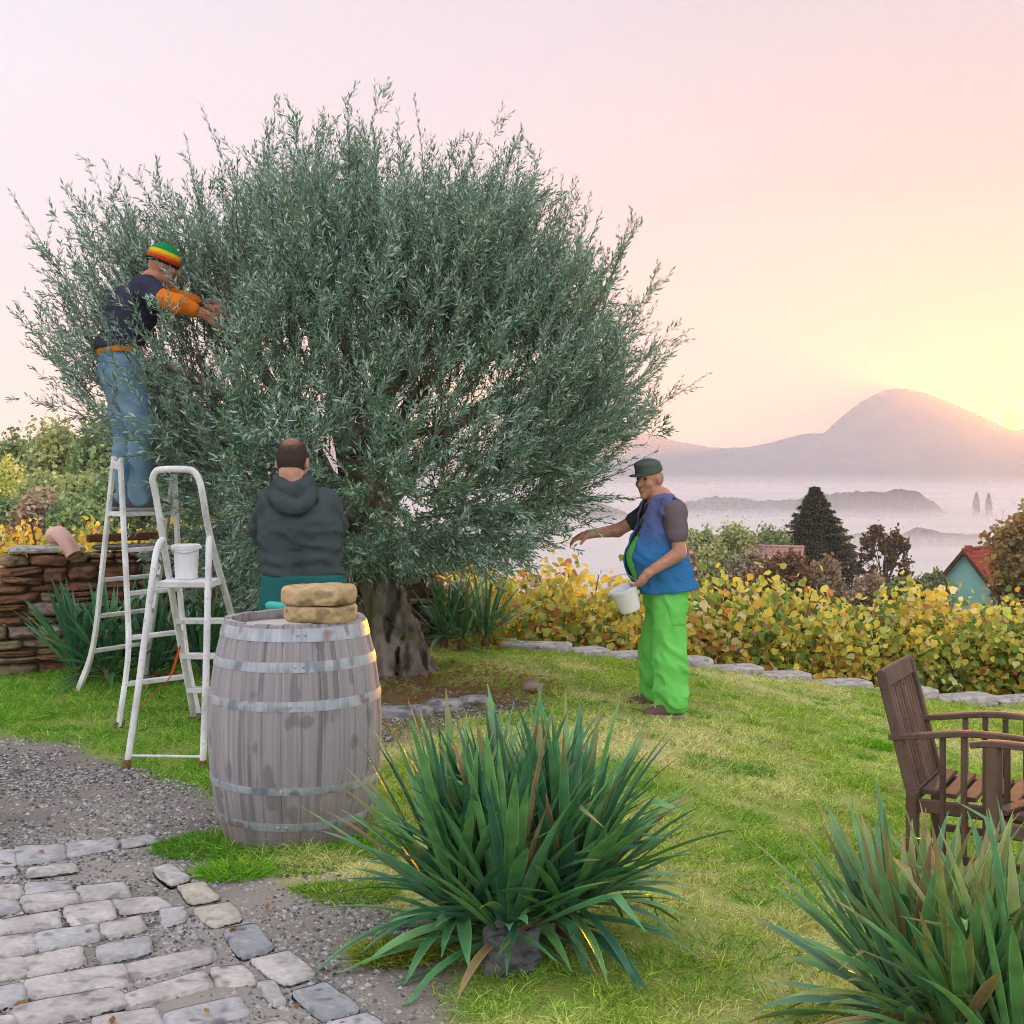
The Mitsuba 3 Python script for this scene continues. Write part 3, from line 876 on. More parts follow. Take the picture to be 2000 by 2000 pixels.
def bucket(label, c, rb, rt, h, rot=np.eye(3), handle=0.0):
    key = numbered('bucket')
    tag(key, label, 'bucket')
    prof = [(0.001, 0), (rb - 0.006, 0), (rb, 0.006), (rt - 0.002, h * 0.86), (rt + 0.004, h * 0.87), (rt + 0.005, h * 0.985), (rt + 0.003, h), (rt - 0.002, h), (rt - 0.004, h - 0.004), (rb - 0.004, 0.008), (0.001, 0.005)]
    v, f = lathe(prof)
    put('shell', (v @ rot.T + c, f), 'satin', key, smooth=35, color=WHITE)
    hp = np.array([[math.cos(t) * (rt + 0.008), -math.sin(t) * (rt + 0.01) * math.cos(handle), h * 0.92 + math.sin(t) * (rt + 0.01) * math.sin(handle)] for t in np.linspace(0, math.pi, 25)])
    put('handle', tube(hp @ rot.T + c, 0.0028, 6), 'satin', key, smooth=True, color=WIRE)
    for s in (-1, 1):
        e = np.array([[s * (rt + 0.002), 0, h * 0.92], [s * (rt + 0.013), 0, h * 0.92]])
        put('lug', tube(e @ rot.T + c, 0.009, 10), 'satin', key, smooth=40, color=WHITE)
    return key


pb2 = at(364, 1131, 7.74)
pb2[2] = SP + 0.018
bucket('white bucket standing on the platform of the smaller stepladder', pb2, 0.063, 0.074, 0.20, handle=-0.35)

# ------------------------------------------------------------------ garden chairs
TEAK = np.array([0.13, 0.078, 0.060])


def chair(label, origin, ang, slats=(0.13, 0.22, 0.31, 0.40), base=None):
    """A slatted armchair; local x = the way it faces, y = to its left, origin under the back's right corner."""
    key = numbered('garden_chair')
    tag(key, label, 'chair', 'slatted wooden garden chairs')
    z0 = float(gz(origin[0] + 0.2, origin[1])) - 0.01 if base is None else base

    def P(x, y, z):
        c, s = math.cos(ang), math.sin(ang)
        return np.array([origin[0] + c * x - s * y, origin[1] + s * x + c * y, z0 + z])

    def part(name, a, b, w, h, up=(0, 0, 1), bevel=0.006):
        return put(name, bar(P(*a), P(*b), w, h, up=up, bevel=bevel), 'worn_paint', key, color=TEAK * rng.uniform(0.7, 1.15) * (1.7 if name == 'back_slat' else 1))
    W, D = 0.56, 0.50
    yax = P(0, 1, 0) - P(0, 0, 0)
    lean = -0.135
    sz = 0.40
    for y in (0.025, W - 0.025):
        part('leg', (0.0, y, -0.14), (0.0, y, sz), 0.05, 0.06, up=yax)
        part('back_post', (0.0, y, sz - 0.02), (lean, y, 0.91), 0.045, 0.042, up=yax)
        part('leg', (D, y, -0.14), (D, y, 0.664), 0.05, 0.05, up=yax)
        part('side_rail', (0.026, y, sz - 0.06), (D - 0.026, y, sz - 0.06), 0.026, 0.06)
        part('stretcher', (0.026, y, 0.12), (D - 0.026, y, 0.12), 0.024, 0.035)
        pts = spline([P(-0.10, y, 0.63), P(0.02, y, 0.645), P(0.25, y, 0.678), P(D - 0.02, y, 0.672), P(D + 0.09, y, 0.65)], 14)
        put('armrest', flat_rail(pts, 0.058, 0.026, yax), 'worn_paint', key, smooth=30, color=TEAK)
        for x in slats:
            part('arm_slat', (x, y, 0.138), (x, y, 0.662), 0.022, 0.036, up=yax, bevel=0.003)
    part('front_rail', (D, 0.05, sz - 0.06), (D, W - 0.05, sz - 0.06), 0.026, 0.06)
    part('back_rail', (0.0, 0.05, sz - 0.03), (0.0, W - 0.05, sz - 0.03), 0.03, 0.06)
    up = unit(P(lean, 0, 0.91) - P(0, 0, sz))
    part('top_rail', (lean + 0.006, 0.0, 0.885), (lean + 0.006, W, 0.885), 0.028, 0.085, up=up)
    for k in range(9):
        y = 0.075 + k * (W - 0.15) / 8
        part('back_slat', (-0.005, y, sz), (lean + 0.012, y, 0.845), 0.024, 0.012, up=yax, bevel=0.003)
    for k in range(6):
        x = 0.065 + k * 0.085
        part('seat_slat', (x, 0.052, sz - 0.004 - 0.012 * math.sin(k / 5 * math.pi)), (x, W - 0.052, sz - 0.004 - 0.012 * math.sin(k / 5 * math.pi)), 0.068, 0.02)
    return key, P, sz


ck, CP, csz = chair('dark slatted wooden garden armchair on the lawn, its whole slatted back showing', (1.765, 5.93), math.atan2(-0.49, 0.87))
ck2, CP2, csz2 = chair('dark slatted wooden garden armchair cut off by the right edge of the photo', (2.64, 5.27), math.radians(129.7), (0.17, 0.33), -0.15)
v, f = stone(rng, 0.19, 0.17, 0.045, sub=3, rough=0.05, box=4)
put('cushion', (rotz(v, 0.1) + CP2(0.27, 0.28, csz2 + 0.052), f), 'matte', smooth=True, color=(0.03, 0.045, 0.075))
tag('cushion', 'dark blue cushion lying on the seat of the chair cut off at the right', 'cushion')


# ------------------------------------------------------------------ plants
def blades(base, dirs, length, width, bend, rng, color, tipc, seg=2):
    """Grass-like blades as one set of arrays: base (n,3), dirs (n,3) start directions, bend = how far the tip leans over."""
    n = len(base)
    side = unit(np.cross(dirs, rng.normal(size=(n, 3)) * [1, 1, 0.2]))
    lean = unit(dirs * [1, 1, 0] + rng.normal(size=(n, 3)) * [0.5, 0.5, 0])
    V, C = [], []
    for k in range(seg + 1):
        t = k / seg
        c = base + dirs * (length * t)[:, None] + lean * (bend * length * t * t)[:, None] - np.array([0, 0, 1.0]) * (0.5 * bend * length * t * t)[:, None]
        cc = color * (1 - t) + tipc * t
        if k < seg:
            w = (width * (1 - 0.55 * t))[:, None] / 2
            V += [c - side * w, c + side * w]
            C += [cc, cc]
        else:
            V.append(c)
            C.append(cc)
    m = 2 * seg + 1
    v = np.stack(V, 1).reshape(-1, 3)
    c = np.repeat(color, m, 0)
    f = []
    for k in range(seg - 1):
        f += [[2 * k, 2 * k + 1, 2 * k + 3], [2 * k, 2 * k + 3, 2 * k + 2]]
    f.append([2 * seg - 2, 2 * seg - 1, 2 * seg])
    f = (np.array(f)[None] + (np.arange(n) * m)[:, None, None]).reshape(-1, 3)
    return v, f, c


rng = np.random.default_rng(21)


def lawn_points(n, x0, x1, y0, y1, falloff=1.0):
    x = rng.uniform(x0, x1, n)
    y = rng.uniform(y0, y1, n)
    keep = (np.abs(x) < y * 0.40 + 0.25) & (rng.random(n) < np.clip((3.6 / y) ** falloff, 0, 1))
    return x[keep], y[keep]


# the lawn's grass: short, patchy, in many tones
x, y = lawn_points(1600000, -5.6, 5.6, 2.9, 13.4, 0.75)
lw_ = lawnness(x, y)
clump = meshkit.fbm(np.stack([x * 7, y * 7, x * 0], -1), 3, 71)
edge = y < edge_y(x) + 0.05
keep = edge & (rng.random(len(x)) < lw_ * np.clip(0.22 + 1.7 * (clump - 0.3), 0.08, 1))
x, y, clump = x[keep], y[keep], clump[keep]
s_, g_ = grass_tone(x, y)
n = len(x)
lush = sst(-0.8, -1.8, x)
tall = 0.022 + 0.075 * clump ** 2.2 + 0.026 * lush + 0.05 * np.clip(clump - 0.62, 0, 1)
length = tall * rng.uniform(0.6, 1.5, n)
u = rng.random((n, 1))
green = np.array([0.25, 0.44, 0.05]) * (1 - u) + np.array([0.56, 0.68, 0.12]) * u
pale = np.array([0.62, 0.64, 0.18]) * (1 - u) + np.array([0.86, 0.79, 0.42]) * u
deep = np.array([0.09, 0.29, 0.03]) * (1 - u) + np.array([0.24, 0.52, 0.06]) * u
c_var = np.clip(1 + 0.38 * rng.normal(size=(n, 1)), 0.35, 1.9)
c = green * (1 - s_)[:, None] + pale * s_[:, None]
c = c * (1 - 0.75 * lush[:, None]) + deep * 0.75 * lush[:, None]
dark = sst(0.58, 0.72, meshkit.fbm(np.stack([x * 1.7, y * 1.7, x * 0 + 2], -1), 3, 72))[:, None] * 0.5
c = (c * (1 - dark) + deep * dark) * c_var
d = unit(np.stack([rng.normal(0, 0.55, n), rng.normal(0, 0.55, n), np.ones(n)], -1))
zg = gz(x, y) + (meshkit.fbm(np.stack([x * 6, y * 6, x * 0], -1), 3, 31) - 0.5) * 0.03 + (meshkit.fbm(np.stack([x * 1.1, y * 1.1, x * 0], -1), 2, 32) - 0.5) * 0.05 - 0.004
v, f, col_ = blades(np.stack([x, y, zg], -1), d, length, (0.0022 + 0.0006 * y / 4) * rng.uniform(0.7, 1.5, n), rng.uniform(0.1, 0.9, n), rng, c, c * np.array([1.15, 1.1, 1.0]))
scene['blade'] = {'type': 'principledthin', 'base_color': OWN, 'roughness': 0.6, 'diff_trans': 0.35, 'spec_trans': 0.0, 'eta': 1.3}
put('grass', (v, f), 'blade', color=np.clip(col_, 0, 1), smooth=False)
# taller weedy clumps in the same lawn
cx, cy = lawn_points(1500, -5.2, 5.0, 3.2, 12.5, 0.8)
ok = (lawnness(cx, cy) > 0.6) & (cy < edge_y(cx) - 0.1)
cx, cy = cx[ok][:420], cy[ok][:420]
k = np.repeat(np.arange(len(cx)), 55)
rr = rng.uniform(0.03, 0.13, len(cx))[k] * np.sqrt(rng.random(len(k)))
aa = rng.uniform(0, 2 * np.pi, len(k))
x, y = cx[k] + rr * np.cos(aa) * 1.3, cy[k] + rr * np.sin(aa)
n = len(x)
d = unit(np.stack([np.cos(aa) * 0.5 + rng.normal(0, 0.35, n), np.sin(aa) * 0.5 + rng.normal(0, 0.35, n), np.ones(n)], -1))
kind = rng.random(len(cx))[k][:, None]
c = np.where(kind < 0.6, np.array([0.13, 0.36, 0.035]), np.where(kind < 0.85, np.array([0.40, 0.50, 0.09]), np.array([0.62, 0.52, 0.26]))) * rng.uniform(0.6, 1.3, (n, 1))
v2, f2, c2 = blades(np.stack([x, y, gz(x, y) - 0.004], -1), d, rng.uniform(0.03, 0.075, len(cx))[k] * rng.uniform(0.6, 1.3, n), np.full(n, 0.0042), rng.uniform(0.3, 1.1, n), rng, c, c)
put('weeds', (v2, f2), 'blade', color=np.clip(c2, 0, 1))
tag('weeds', 'taller grass and weed clumps scattered over the lawn', kind='stuff')
tag('grass', 'short patchy grass of the lawn, green on one side and strawy on the other', kind='stuff')
print('grass blades', n)


def tuft(key, label, px, py, spread, count, h, tone, cat='grass tuft', group=None):
    p = ground_at(px, py)
    r = np.random.default_rng(abs(hash((px, py))) % 9999 if False else int(px * 7 + py))
    a, q = r.uniform(0, 2 * np.pi, count), spread * np.sqrt(r.random(count))
    x, y = p[0] + np.cos(a) * q * 1.25, p[1] + np.sin(a) * q
    d = unit(np.stack([np.cos(a) * q / spread * 0.8 + r.normal(0, 0.3, count), np.sin(a) * q / spread * 0.8 + r.normal(0, 0.3, count), np.ones(count)], -1))
    u = r.random((count, 1))
    c = np.array(tone) * 1.4 * (0.6 + 0.8 * u)
    v, f, cc = blades(np.stack([x, y, gz(x, y) - 0.005], -1), d, h * r.uniform(0.5, 1.2, count), np.full(count, 0.006), r.uniform(0.2, 1.0, count), r, c, c * [1.25, 1.2, 1.0])
    k = put(key, (v, f), 'blade', color=np.clip(cc, 0, 1))
    tag(k, label, cat, group)


tuft('grass_tuft', 'round tuft of bright green grass alone in the gravel before the barrel', 459, 1708, 0.10, 700, 0.075, (0.13, 0.30, 0.02))
tuft('grass_tuft', 'flat green grass tuft in the gravel between barrel and big yucca', 690, 1747, 0.13, 900, 0.05, (0.15, 0.26, 0.03))
tuft('grass_tuft', 'small green tuft left of the flat tuft in the gravel', 620, 1740, 0.07, 350, 0.045, (0.15, 0.26, 0.03))
tuft('grass_tuft', 'ragged grass round the foot of the barrel, on its left', 425, 1655, 0.20, 1500, 0.06, (0.09, 0.22, 0.02))
tuft('grass_tuft', 'leafy green growth at the barrel foot beside the big yucca', 690, 1655, 0.17, 1300, 0.08, (0.12, 0.27, 0.02))
tuft('grass_tuft', 'grass in front of the barrel foot, at its middle', 560, 1680, 0.22, 1500, 0.045, (0.10, 0.22, 0.02))
tuft('grass_tuft', 'dark green tuft on the lawn left of the garden chair', 1422, 1500, 0.22, 900, 0.05, (0.06, 0.17, 0.02))
tuft('grass_tuft', 'bright green tuft on the lawn under the chair back', 1690, 1452, 0.15, 800, 0.06, (0.13, 0.33, 0.02))
tuft('grass_tuft', 'weedy yellowish green tuft in the gravel at the left foot of the big yucca', 770, 1870, 0.09, 600, 0.09, (0.22, 0.26, 0.03))

# gravel: small chips over the bare ground
x = rng.uniform(-3.4, 0.6, 260000)
y = rng.uniform(3.0, 9.2, 260000)
keep = (np.abs(x) < y * 0.40 + 0.1) & (rng.random(len(x)) < np.clip((3.4 / y) ** 1.2, 0, 1))
x, y = x[keep], y[keep]
lw_ = lawnness(x, y)
cl = meshkit.fbm(np.stack([x * 3, y * 3, x * 0], -1), 3, 81)
keep = rng.random(len(x)) < (1 - lw_) * np.clip(0.2 + 2.0 * (cl - 0.3), 0.08, 1)
x, y = x[keep], y[keep]
n = len(x)
octa = np.array([[1, 0, 0], [-1, 0, 0], [0, 1, 0], [0, -1, 0], [0, 0, 1], [0, 0, -1.0]])
of = np.array([[0, 2, 4], [2, 1, 4], [1, 3, 4], [3, 0, 4], [2, 0, 5], [1, 2, 5], [3, 1, 5], [0, 3, 5]])
sz = (0.0035 + 0.0095 * rng.random(n) ** 2.8)[:, None, None]
ang = rng.uniform(0, 2 * np.pi, n)
R = np.stack([np.stack([np.cos(ang), -np.sin(ang), ang * 0], -1), np.stack([np.sin(ang), np.cos(ang), ang * 0], -1), np.stack([ang * 0, ang * 0, ang * 0 + 1], -1)], 1)
pv = octa[None] * rng.uniform(0.6, 1.4, (n, 6, 3)) * sz * np.array([1, 1, 0.7])
pv = np.einsum('nij,nkj->nki', R, pv) + np.stack([x, y, gz(x, y) + (meshkit.fbm(np.stack([x * 6, y * 6, x * 0], -1), 3, 31) - 0.5) * 0.0075 + 0.001], -1)[:, None]
t = rng.random((n, 1))
pc = np.where(rng.random((n, 1)) < 0.35, np.array([0.08, 0.08, 0.09]) + 0.10 * t, np.array([0.25, 0.225, 0.215]) + 0.27 * t)
put('gravel', (pv.reshape(-1, 3), (of[None] + (np.arange(n) * 6)[:, None, None]).reshape(-1, 3)), 'matte', color=np.repeat(pc, 6, 0))
tag('gravel', 'grey gravel chips scattered over the bare ground', kind='stuff')
print('gravel', n)

# dry leaves on the tree's bed
n = 1500
a, q = rng.uniform(0, 2 * np.pi, n), rng.random(n) ** 0.6
x, y = -0.55 + np.cos(a) * q * 0.95, 9.35 + np.sin(a) * q * 0.75
x2, y2 = lawn_points(420, -5, 4.5, 3.2, 11, 0.6)
x, y = np.r_[x, x2], np.r_[y, y2]
n = len(x)
ang, s = rng.uniform(0, 2 * np.pi, n), rng.uniform(0.012, 0.03, n)
dx = np.stack([np.cos(ang), np.sin(ang), rng.normal(0, 0.25, n)], -1) * s[:, None]
dy = np.stack([-np.sin(ang), np.cos(ang), rng.normal(0, 0.25, n)], -1) * (s * 0.45)[:, None]
b = np.stack([x, y, gz(x, y) + 0.02 + 0.02 * rng.random(n)], -1)
v = np.stack([b - dx, b - dy, b + dx, b + dy], 1).reshape(-1, 3)
u = rng.random((n, 1))
c = np.array([0.30, 0.12, 0.05]) * (1 - u) + np.array([0.42, 0.27, 0.12]) * u
put('fallen_leaves', (v, (np.array([[0, 1, 2], [0, 2, 3]])[None] + (np.arange(n) * 4)[:, None, None]).reshape(-1, 3)), 'leaf_thin', color=np.repeat(c, 4, 0))
tag('fallen_leaves', 'brown fallen leaves, thickest on the bare bed round the olive trunk', kind='stuff')


# ------------------------------------------------------------------ yuccas: every sword leaf a part
def sword(base, az, el, length, width, droop, rng, color, tip, twist=0.0, seg=9, kink=None):
    """One sword leaf: a channelled blade from the base, rising at el and drooping towards its tip."""
    d = np.array([math.cos(az) * math.cos(el), math.sin(az) * math.cos(el), math.sin(el)])
    s = np.array([-math.sin(az), math.cos(az), 0.0])
    p = np.array(base, float)
    rows, cols = [], []
    step = length / seg
    for k in range(seg + 1):
        t = k / seg
        up = np.cross(d, s)
        w = width / 2 * (0.55 + 0.45 * math.sin(min(t * 2.2, 1.0) * math.pi / 2)) * (1 - max(0, (t - 0.55) / 0.45) ** 1.7)
        w = max(w, 0.0008)
        dip = 0.34 * w
        th = twist * t
        ss = s * math.cos(th) + up * math.sin(th)
        uu = np.cross(d, ss)
        rows += [p - ss * w + uu * dip, p - uu * dip * 0.4, p + ss * w + uu * dip]
        cols += [[color + 0.0, t + 2 * tip], [color + 0.5, t + 2 * tip], [color + 0.999, t + 2 * tip]]
        p = p + d * step
        ax = droop * (0.25 + 1.5 * t) / seg
        if kink is not None and abs(t - kink) < 0.5 / seg:
            ax += 0.95
        # bend about the side axis, towards the ground
        d = d * math.cos(ax) - np.cross(d, s) * math.sin(ax) * (1 if np.cross(d, s)[2] > 0 else -1)
        d = unit(d)
    f = []
    for k in range(seg):
        o = k * 3
        f += [[o, o + 1, o + 4, o + 3], [o + 1, o + 2, o + 5, o + 4]]
    return np.array(rows), np.array(f), np.array(cols)



YUCCA_TONES = [(0.050, 0.165, 0.070), (0.075, 0.215, 0.080), (0.042, 0.135, 0.075), (0.115, 0.270, 0.085), (0.085, 0.200, 0.110), (0.115, 0.240, 0.085), (0.155, 0.270, 0.090), (0.22, 0.28, 0.08), (0.150, 0.270, 0.15), (0.27, 0.18, 0.09)]


def yucca_color(p, n, uv):
    """uv.x = tone + place across the leaf, uv.y = place along the leaf (+ 2 with a browned tip)."""
    k = dr.floor(uv.x)
    c = mi.Color3f(0)
    for i, t in enumerate(YUCCA_TONES):
        c = dr.select(dr.abs(k - i) < 0.5, mi.Color3f(*t), c)
    brown = dr.select(uv.y > 1.5, 1.0, 0.0)
    t = uv.y - 2 * brown
    across = dr.abs(2 * (uv.x - k) - 1)
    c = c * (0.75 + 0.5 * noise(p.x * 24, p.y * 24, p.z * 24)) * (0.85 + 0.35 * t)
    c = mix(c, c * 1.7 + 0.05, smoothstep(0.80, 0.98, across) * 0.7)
    return mix(c, (0.33, 0.21, 0.08), smoothstep(0.72, 0.95, t) * brown * 0.85)


scene['yucca_leaf'] = two(principled(mikit.proc(yucca_color), 0.40, 0.45))


def yucca(label, heads, count, lmin, lmax, width, seed, tones, dry=0.05, lows=0.25, tips=0.2, extra=0):
    g = np.random.default_rng(seed)
    key = numbered('yucca')
    tag(key, label, 'yucca', )
    hs = np.array(heads, float)
    all_, uvs = MB(), []
    for i in range(count + extra):
        mass = i >= count
        h = hs[g.integers(len(hs))]
        az = g.uniform(0, 2 * math.pi)
        r = g.random()
        el = math.radians(g.uniform(-8, 32) if r < lows else 28 + 60 * g.random() ** 0.75)
        ln = g.uniform(lmin, lmax) * (1.0 if el > 0.5 else 0.82)
        base = h + np.array([math.cos(az) * 0.05, math.sin(az) * 0.05, 0.05 + 0.10 * g.random() + 0.05 * math.sin(el)])
        c = int(g.choice(tones))
        tip = int(g.random() < tips)
        if g.random() < dry:
            c = 9
        droop = g.uniform(0.05, 0.45) + max(0, 0.6 - el) * g.uniform(0.4, 1.3)
        m = sword(base, az, el, ln, width * g.uniform(0.75, 1.2), droop, g, c, tip, twist=g.normal(0, 0.35), kink=g.uniform(0.45, 0.7) if g.random() < 0.05 else None)
        # leaves that reach the ground lie on it
        lo = gz(m[0][:, 0], m[0][:, 1]) + 0.012
        m[0][:, 2] = np.maximum(m[0][:, 2], lo + 0.004 * g.random())
        if mass:
            all_.add(m[0], m[1], np.zeros(3))
            uvs.append(m[2])
        else:
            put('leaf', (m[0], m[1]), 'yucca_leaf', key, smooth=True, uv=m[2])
    if extra:
        v, f, c = all_.arrays()
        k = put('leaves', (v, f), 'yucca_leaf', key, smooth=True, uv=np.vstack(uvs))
        tag(k, kind='stuff')
    for h in hs:
        v, f = stone(g, 0.035, 0.035, 0.07, sub=2, rough=0.2, box=2.2)
        put('stem', (v + h + [0, 0, 0.03], f), 'matte', key, smooth=True, color=(0.16, 0.10, 0.06))
    return key


GREENS = [0, 1, 2, 3, 4, 1, 3]
p = ground_at(990, 1868)
yucca('large dark green yucca rosette at the front, beside the barrel', [p + [0, 0.0, 0], p + [-0.16, 0.12, 0], p + [0.20, 0.14, 0], p + [0.03, 0.24, 0]], 298, 0.44, 0.70, 0.038, 5, GREENS, dry=0.012, extra=190)
p = ground_at(1880, 2105)
OLIVES = [1, 4, 5, 6, 7, 3]
yucca('yucca with yellowed and brown-tipped leaves in the corner, in front of the garden chairs', [p + [0, 0, 0], p + [0.22, 0.10, 0], p + [0.10, -0.16, 0], p + [-0.10, 0.15, 0]], 240, 0.42, 0.62, 0.034, 6, OLIVES, dry=0.07, lows=0.3, tips=0.5, extra=130)
p = np.array([-0.43, 11.42, float(gz(-0.43, 11.42))])
yucca('spiky green yucca at the end of the stone wall, right of the olive trunk', [p, p + [0.2, 0.1, 0], p + [-0.15, 0.1, 0]], 130, 0.38, 0.58, 0.034, 7, [0, 1, 8])
p = at(215, 1300, 9.75)
p[2] = float(gz(p[0], p[1]))
yucca('shaded dark yucca at the foot of the stone wall behind the ladders', [p, p + [0.3, 0.1, 0], p + [-0.25, 0.05, 0], p + [0.65, 0.15, 0]], 190, 0.45, 0.72, 0.045, 8, [0, 1, 2])


# ------------------------------------------------------------------ the olive tree
rng = np.random.default_rng(33)
OD = 9.55                                      # distance of the crown's middle
OC = np.array([-1.14, OD, 1.40])
SIL = [(8, 655), (10, 760), (30, 780), (45, 690), (48, 560), (62, 500), (100, 455), (150, 440), (190, 400), (258, 365), (330, 320), (420, 300), (500, 225), (588, 215), (640, 240), (703, 185), (755, 225), (800, 290), (850, 292), (905, 320),
       (960, 285), (1000, 255), (1058, 258), (1110, 275), (1140, 345), (1150, 420), (1238, 470), (1318, 470), (1352, 520), (1368, 590), (1352, 700), (1360, 800), (1318, 860), (1330, 885), (1280, 950), (1222, 1015), (1172, 1080), (1075, 1112), (950, 1105), (860, 1095),
       (780, 1080), (700, 1110), (620, 1120), (520, 1120), (440, 1150), (370, 1110), (310, 1020), (260, 900), (200, 850), (110, 830), (40, 790)]
sx = np.array([at(px, py, OD) for px, py in SIL])[:, [0, 2]] - OC[[0, 2]]
sa_, sr_ = np.arctan2(sx[:, 1], sx[:, 0]), np.hypot(sx[:, 0], sx[:, 1])
o_ = np.argsort(sa_)
sa_, sr_ = sa_[o_], sr_[o_]


def crown_r(u):
    """The crown's outline: how far it reaches from its middle in the direction u."""
    phi = np.arctan2(u[:, 2], u[:, 0])
    R = np.interp(phi, np.r_[sa_[-1] - 2 * np.pi, sa_, sa_[0] + 2 * np.pi], np.r_[sr_[-1], sr_, sr_[0]])
    ry = np.where(u[:, 1] < 0, 1.75, 2.1) * np.where(u[:, 2] < 0, 0.95, 1.0)
    ragged = 0.93 + 0.30 * (meshkit.fbm(u * 3.6 + 2.0, 3, 97) - 0.5)
    return ragged / np.sqrt((u[:, 0] ** 2 + u[:, 2] ** 2) / R ** 2 + u[:, 1] ** 2 / ry ** 2)


tag('olive_tree', 'old olive tree with a broad silvery crown and a gnarled trunk', 'olive tree')
TB = at(782, 1340, 9.72)
TB[2] = float(gz(TB[0], TB[1]))
seg = []
g = np.random.default_rng(4)
for k in range(13):                            # twisted strands of the old trunk, spreading into roots
    a = k * 2 * np.pi / 13 + g.uniform(-0.2, 0.2)
    foot = TB + np.array([math.cos(a) * g.uniform(0.20, 0.34), math.sin(a) * g.uniform(0.18, 0.3), -0.06])
    prev, pr = foot, g.uniform(0.045, 0.075)
    for s in range(1, 8):
        t = s / 7
        aa = a + 1.3 * t + g.normal(0, 0.22)
        c = TB + np.array([-0.34 * t ** 1.3, -0.03 * t, 1.25 * t - 0.03])
        rad = (0.135 - 0.05 * t + 0.05 * t * t) * g.uniform(0.75, 1.2) + 0.15 * (1 - t) ** 3.5
        nxt = c + np.array([math.cos(aa) * rad, math.sin(aa) * rad * 0.9, g.normal(0, 0.02)])
        r = 0.026 + 0.030 * g.random()
        seg.append((prev, nxt, pr, r))
        prev, pr = nxt, r
seg.append((TB + [0, 0, -0.05], TB + [-0.30, -0.03, 1.1], 0.07, 0.06))
LIMBS = []
top = TB + np.array([-0.34, -0.03, 1.2])
for i in range(11):
    a = i * 2 * np.pi / 11 + g.uniform(-0.25, 0.25)
    el = [0.55, 0.9, 0.35, 1.15, 0.6, 0.3, 0.85, 0.5, 1.3, 0.4, 0.7][i]
    u = np.array([math.cos(a) * math.cos(el), math.sin(a) * math.cos(el) * 0.85, math.sin(el)])
    ln = float(crown_r(unit(u)[None])[0]) * 0.74
    end = OC + u * ln
    mid = top * 0.55 + end * 0.45 + np.array([g.normal(0, 0.12), g.normal(0, 0.12), 0.14])
    pts = spline([top + np.array([math.cos(a) * 0.07, math.sin(a) * 0.07, -0.16]), top * 0.8 + end * 0.2 + g.normal(0, 0.06, 3), mid, end * 0.8 + mid * 0.2 + g.normal(0, 0.08, 3), end], 18)
    LIMBS.append((pts, np.linspace(0.085, 0.012, 18)))


def trunk_sdf(P):
    d = union(P, seg, 0.014)
    n1 = meshkit.fbm(P * np.array([14, 14, 5.0]), 3) - 0.5
    n2 = meshkit.fbm(P * np.array([42, 42, 14.0]) + 3, 3) - 0.5
    return d - 0.075 * n1 - 0.05 * n2


def bark_color(p, n, uv):
    a = fbm(p.x * 16, p.y * 16, p.z * 6, 3)
    c = mix((0.06, 0.048, 0.04), (0.31, 0.265, 0.23), smoothstep(0.25, 0.75, a))
    return mix(c, (0.20, 0.20, 0.11), smoothstep(0.56, 0.75, noise(p.x * 6 + 4, p.y * 6, p.z * 5)) * 0.7)


scene['bark'] = bumped({'type': 'diffuse', 'reflectance': mikit.proc(bark_color)}, lambda p, n, uv: fbm(p.x * 40, p.y * 40, p.z * 12, 2), 0.02, 3e-3)
V, Q = nets(trunk_sdf, TB + [-0.85, -0.6, -0.12], TB + [0.6, 0.6, 1.42], 0.015)
put('trunk', (V, Q), 'bark', 'olive_tree', smooth=True)
for pts, rad in LIMBS:
    put('limb', tube(pts, rad, 9), 'bark', 'olive_tree', smooth=True)

# branchlets that rise and spread, each with a spray of side shoots, and long leaders along the skyline
NB = 4600
u = unit(rng.normal(size=(NB, 3)))
u = u[~((u[:, 2] < -0.45) & (rng.random(NB) < 0.35)) & ~((u[:, 1] > 0.2) & (rng.random(NB) < 0.35))]
u = u[rng.random(len(u)) > 0.42 * sst(0.15, 0.5, u[:, 2])]
cl = meshkit.fbm(u * 3.0 + 11, 3, 91)                            # clumps and gaps
u = u[rng.random(len(u)) < np.clip(0.22 + 2.9 * (cl - 0.34), 0.03, 1)]
rad = 0.40 + (0.46 - 0.13 * sst(0.1, 0.6, u[:, 2])) * rng.random(len(u)) ** 0.5
P0 = OC + u * (crown_r(u) * rad)[:, None]
gap = meshkit.fbm(P0 * 1.25 + 7.0, 3, 98)
ok = rng.random(len(u)) < np.clip(0.10 + 4.0 * (gap - 0.38), 0.05, 1)
u, P0 = u[ok], P0[ok]
low = sst(0.15, -0.25, u[:, 2])[:, None]
D0 = unit(u * (0.62 + 0.25 * low) + np.array([0, 0, 1.0]) * (0.46 - 0.66 * low) + rng.normal(0, 0.36, (len(u), 3)))
m = 900
uu = unit(np.stack([rng.uniform(-1, 1, m), rng.uniform(-0.6, 0.6, m), rng.uniform(-0.12, 1.1, m)], -1))
P1 = OC + uu * (crown_r(uu) * rng.uniform(0.58, 0.80, m))[:, None]
D1 = unit(uu * 0.7 + np.array([0, 0, 0.6]) + rng.normal(0, 0.14, (m, 3)))
P0, D0 = np.vstack([P0, P1]), np.vstack([D0, D1])
L = np.r_[rng.uniform(0.45, 0.80, len(u)), rng.uniform(0.55, 0.95, m)]
B0 = rng.normal(0, 0.16, (len(L), 3)) + np.array([0, 0, 1.0]) * np.where(unit(P0 - OC)[:, 2:3] < -0.1, -0.30, 0.12)
ns = np.r_[rng.integers(6, 10, len(u)), rng.integers(5, 9, m)]
bi = np.repeat(np.arange(len(L)), ns)
bt = rng.uniform(0.12, 0.92, len(bi))
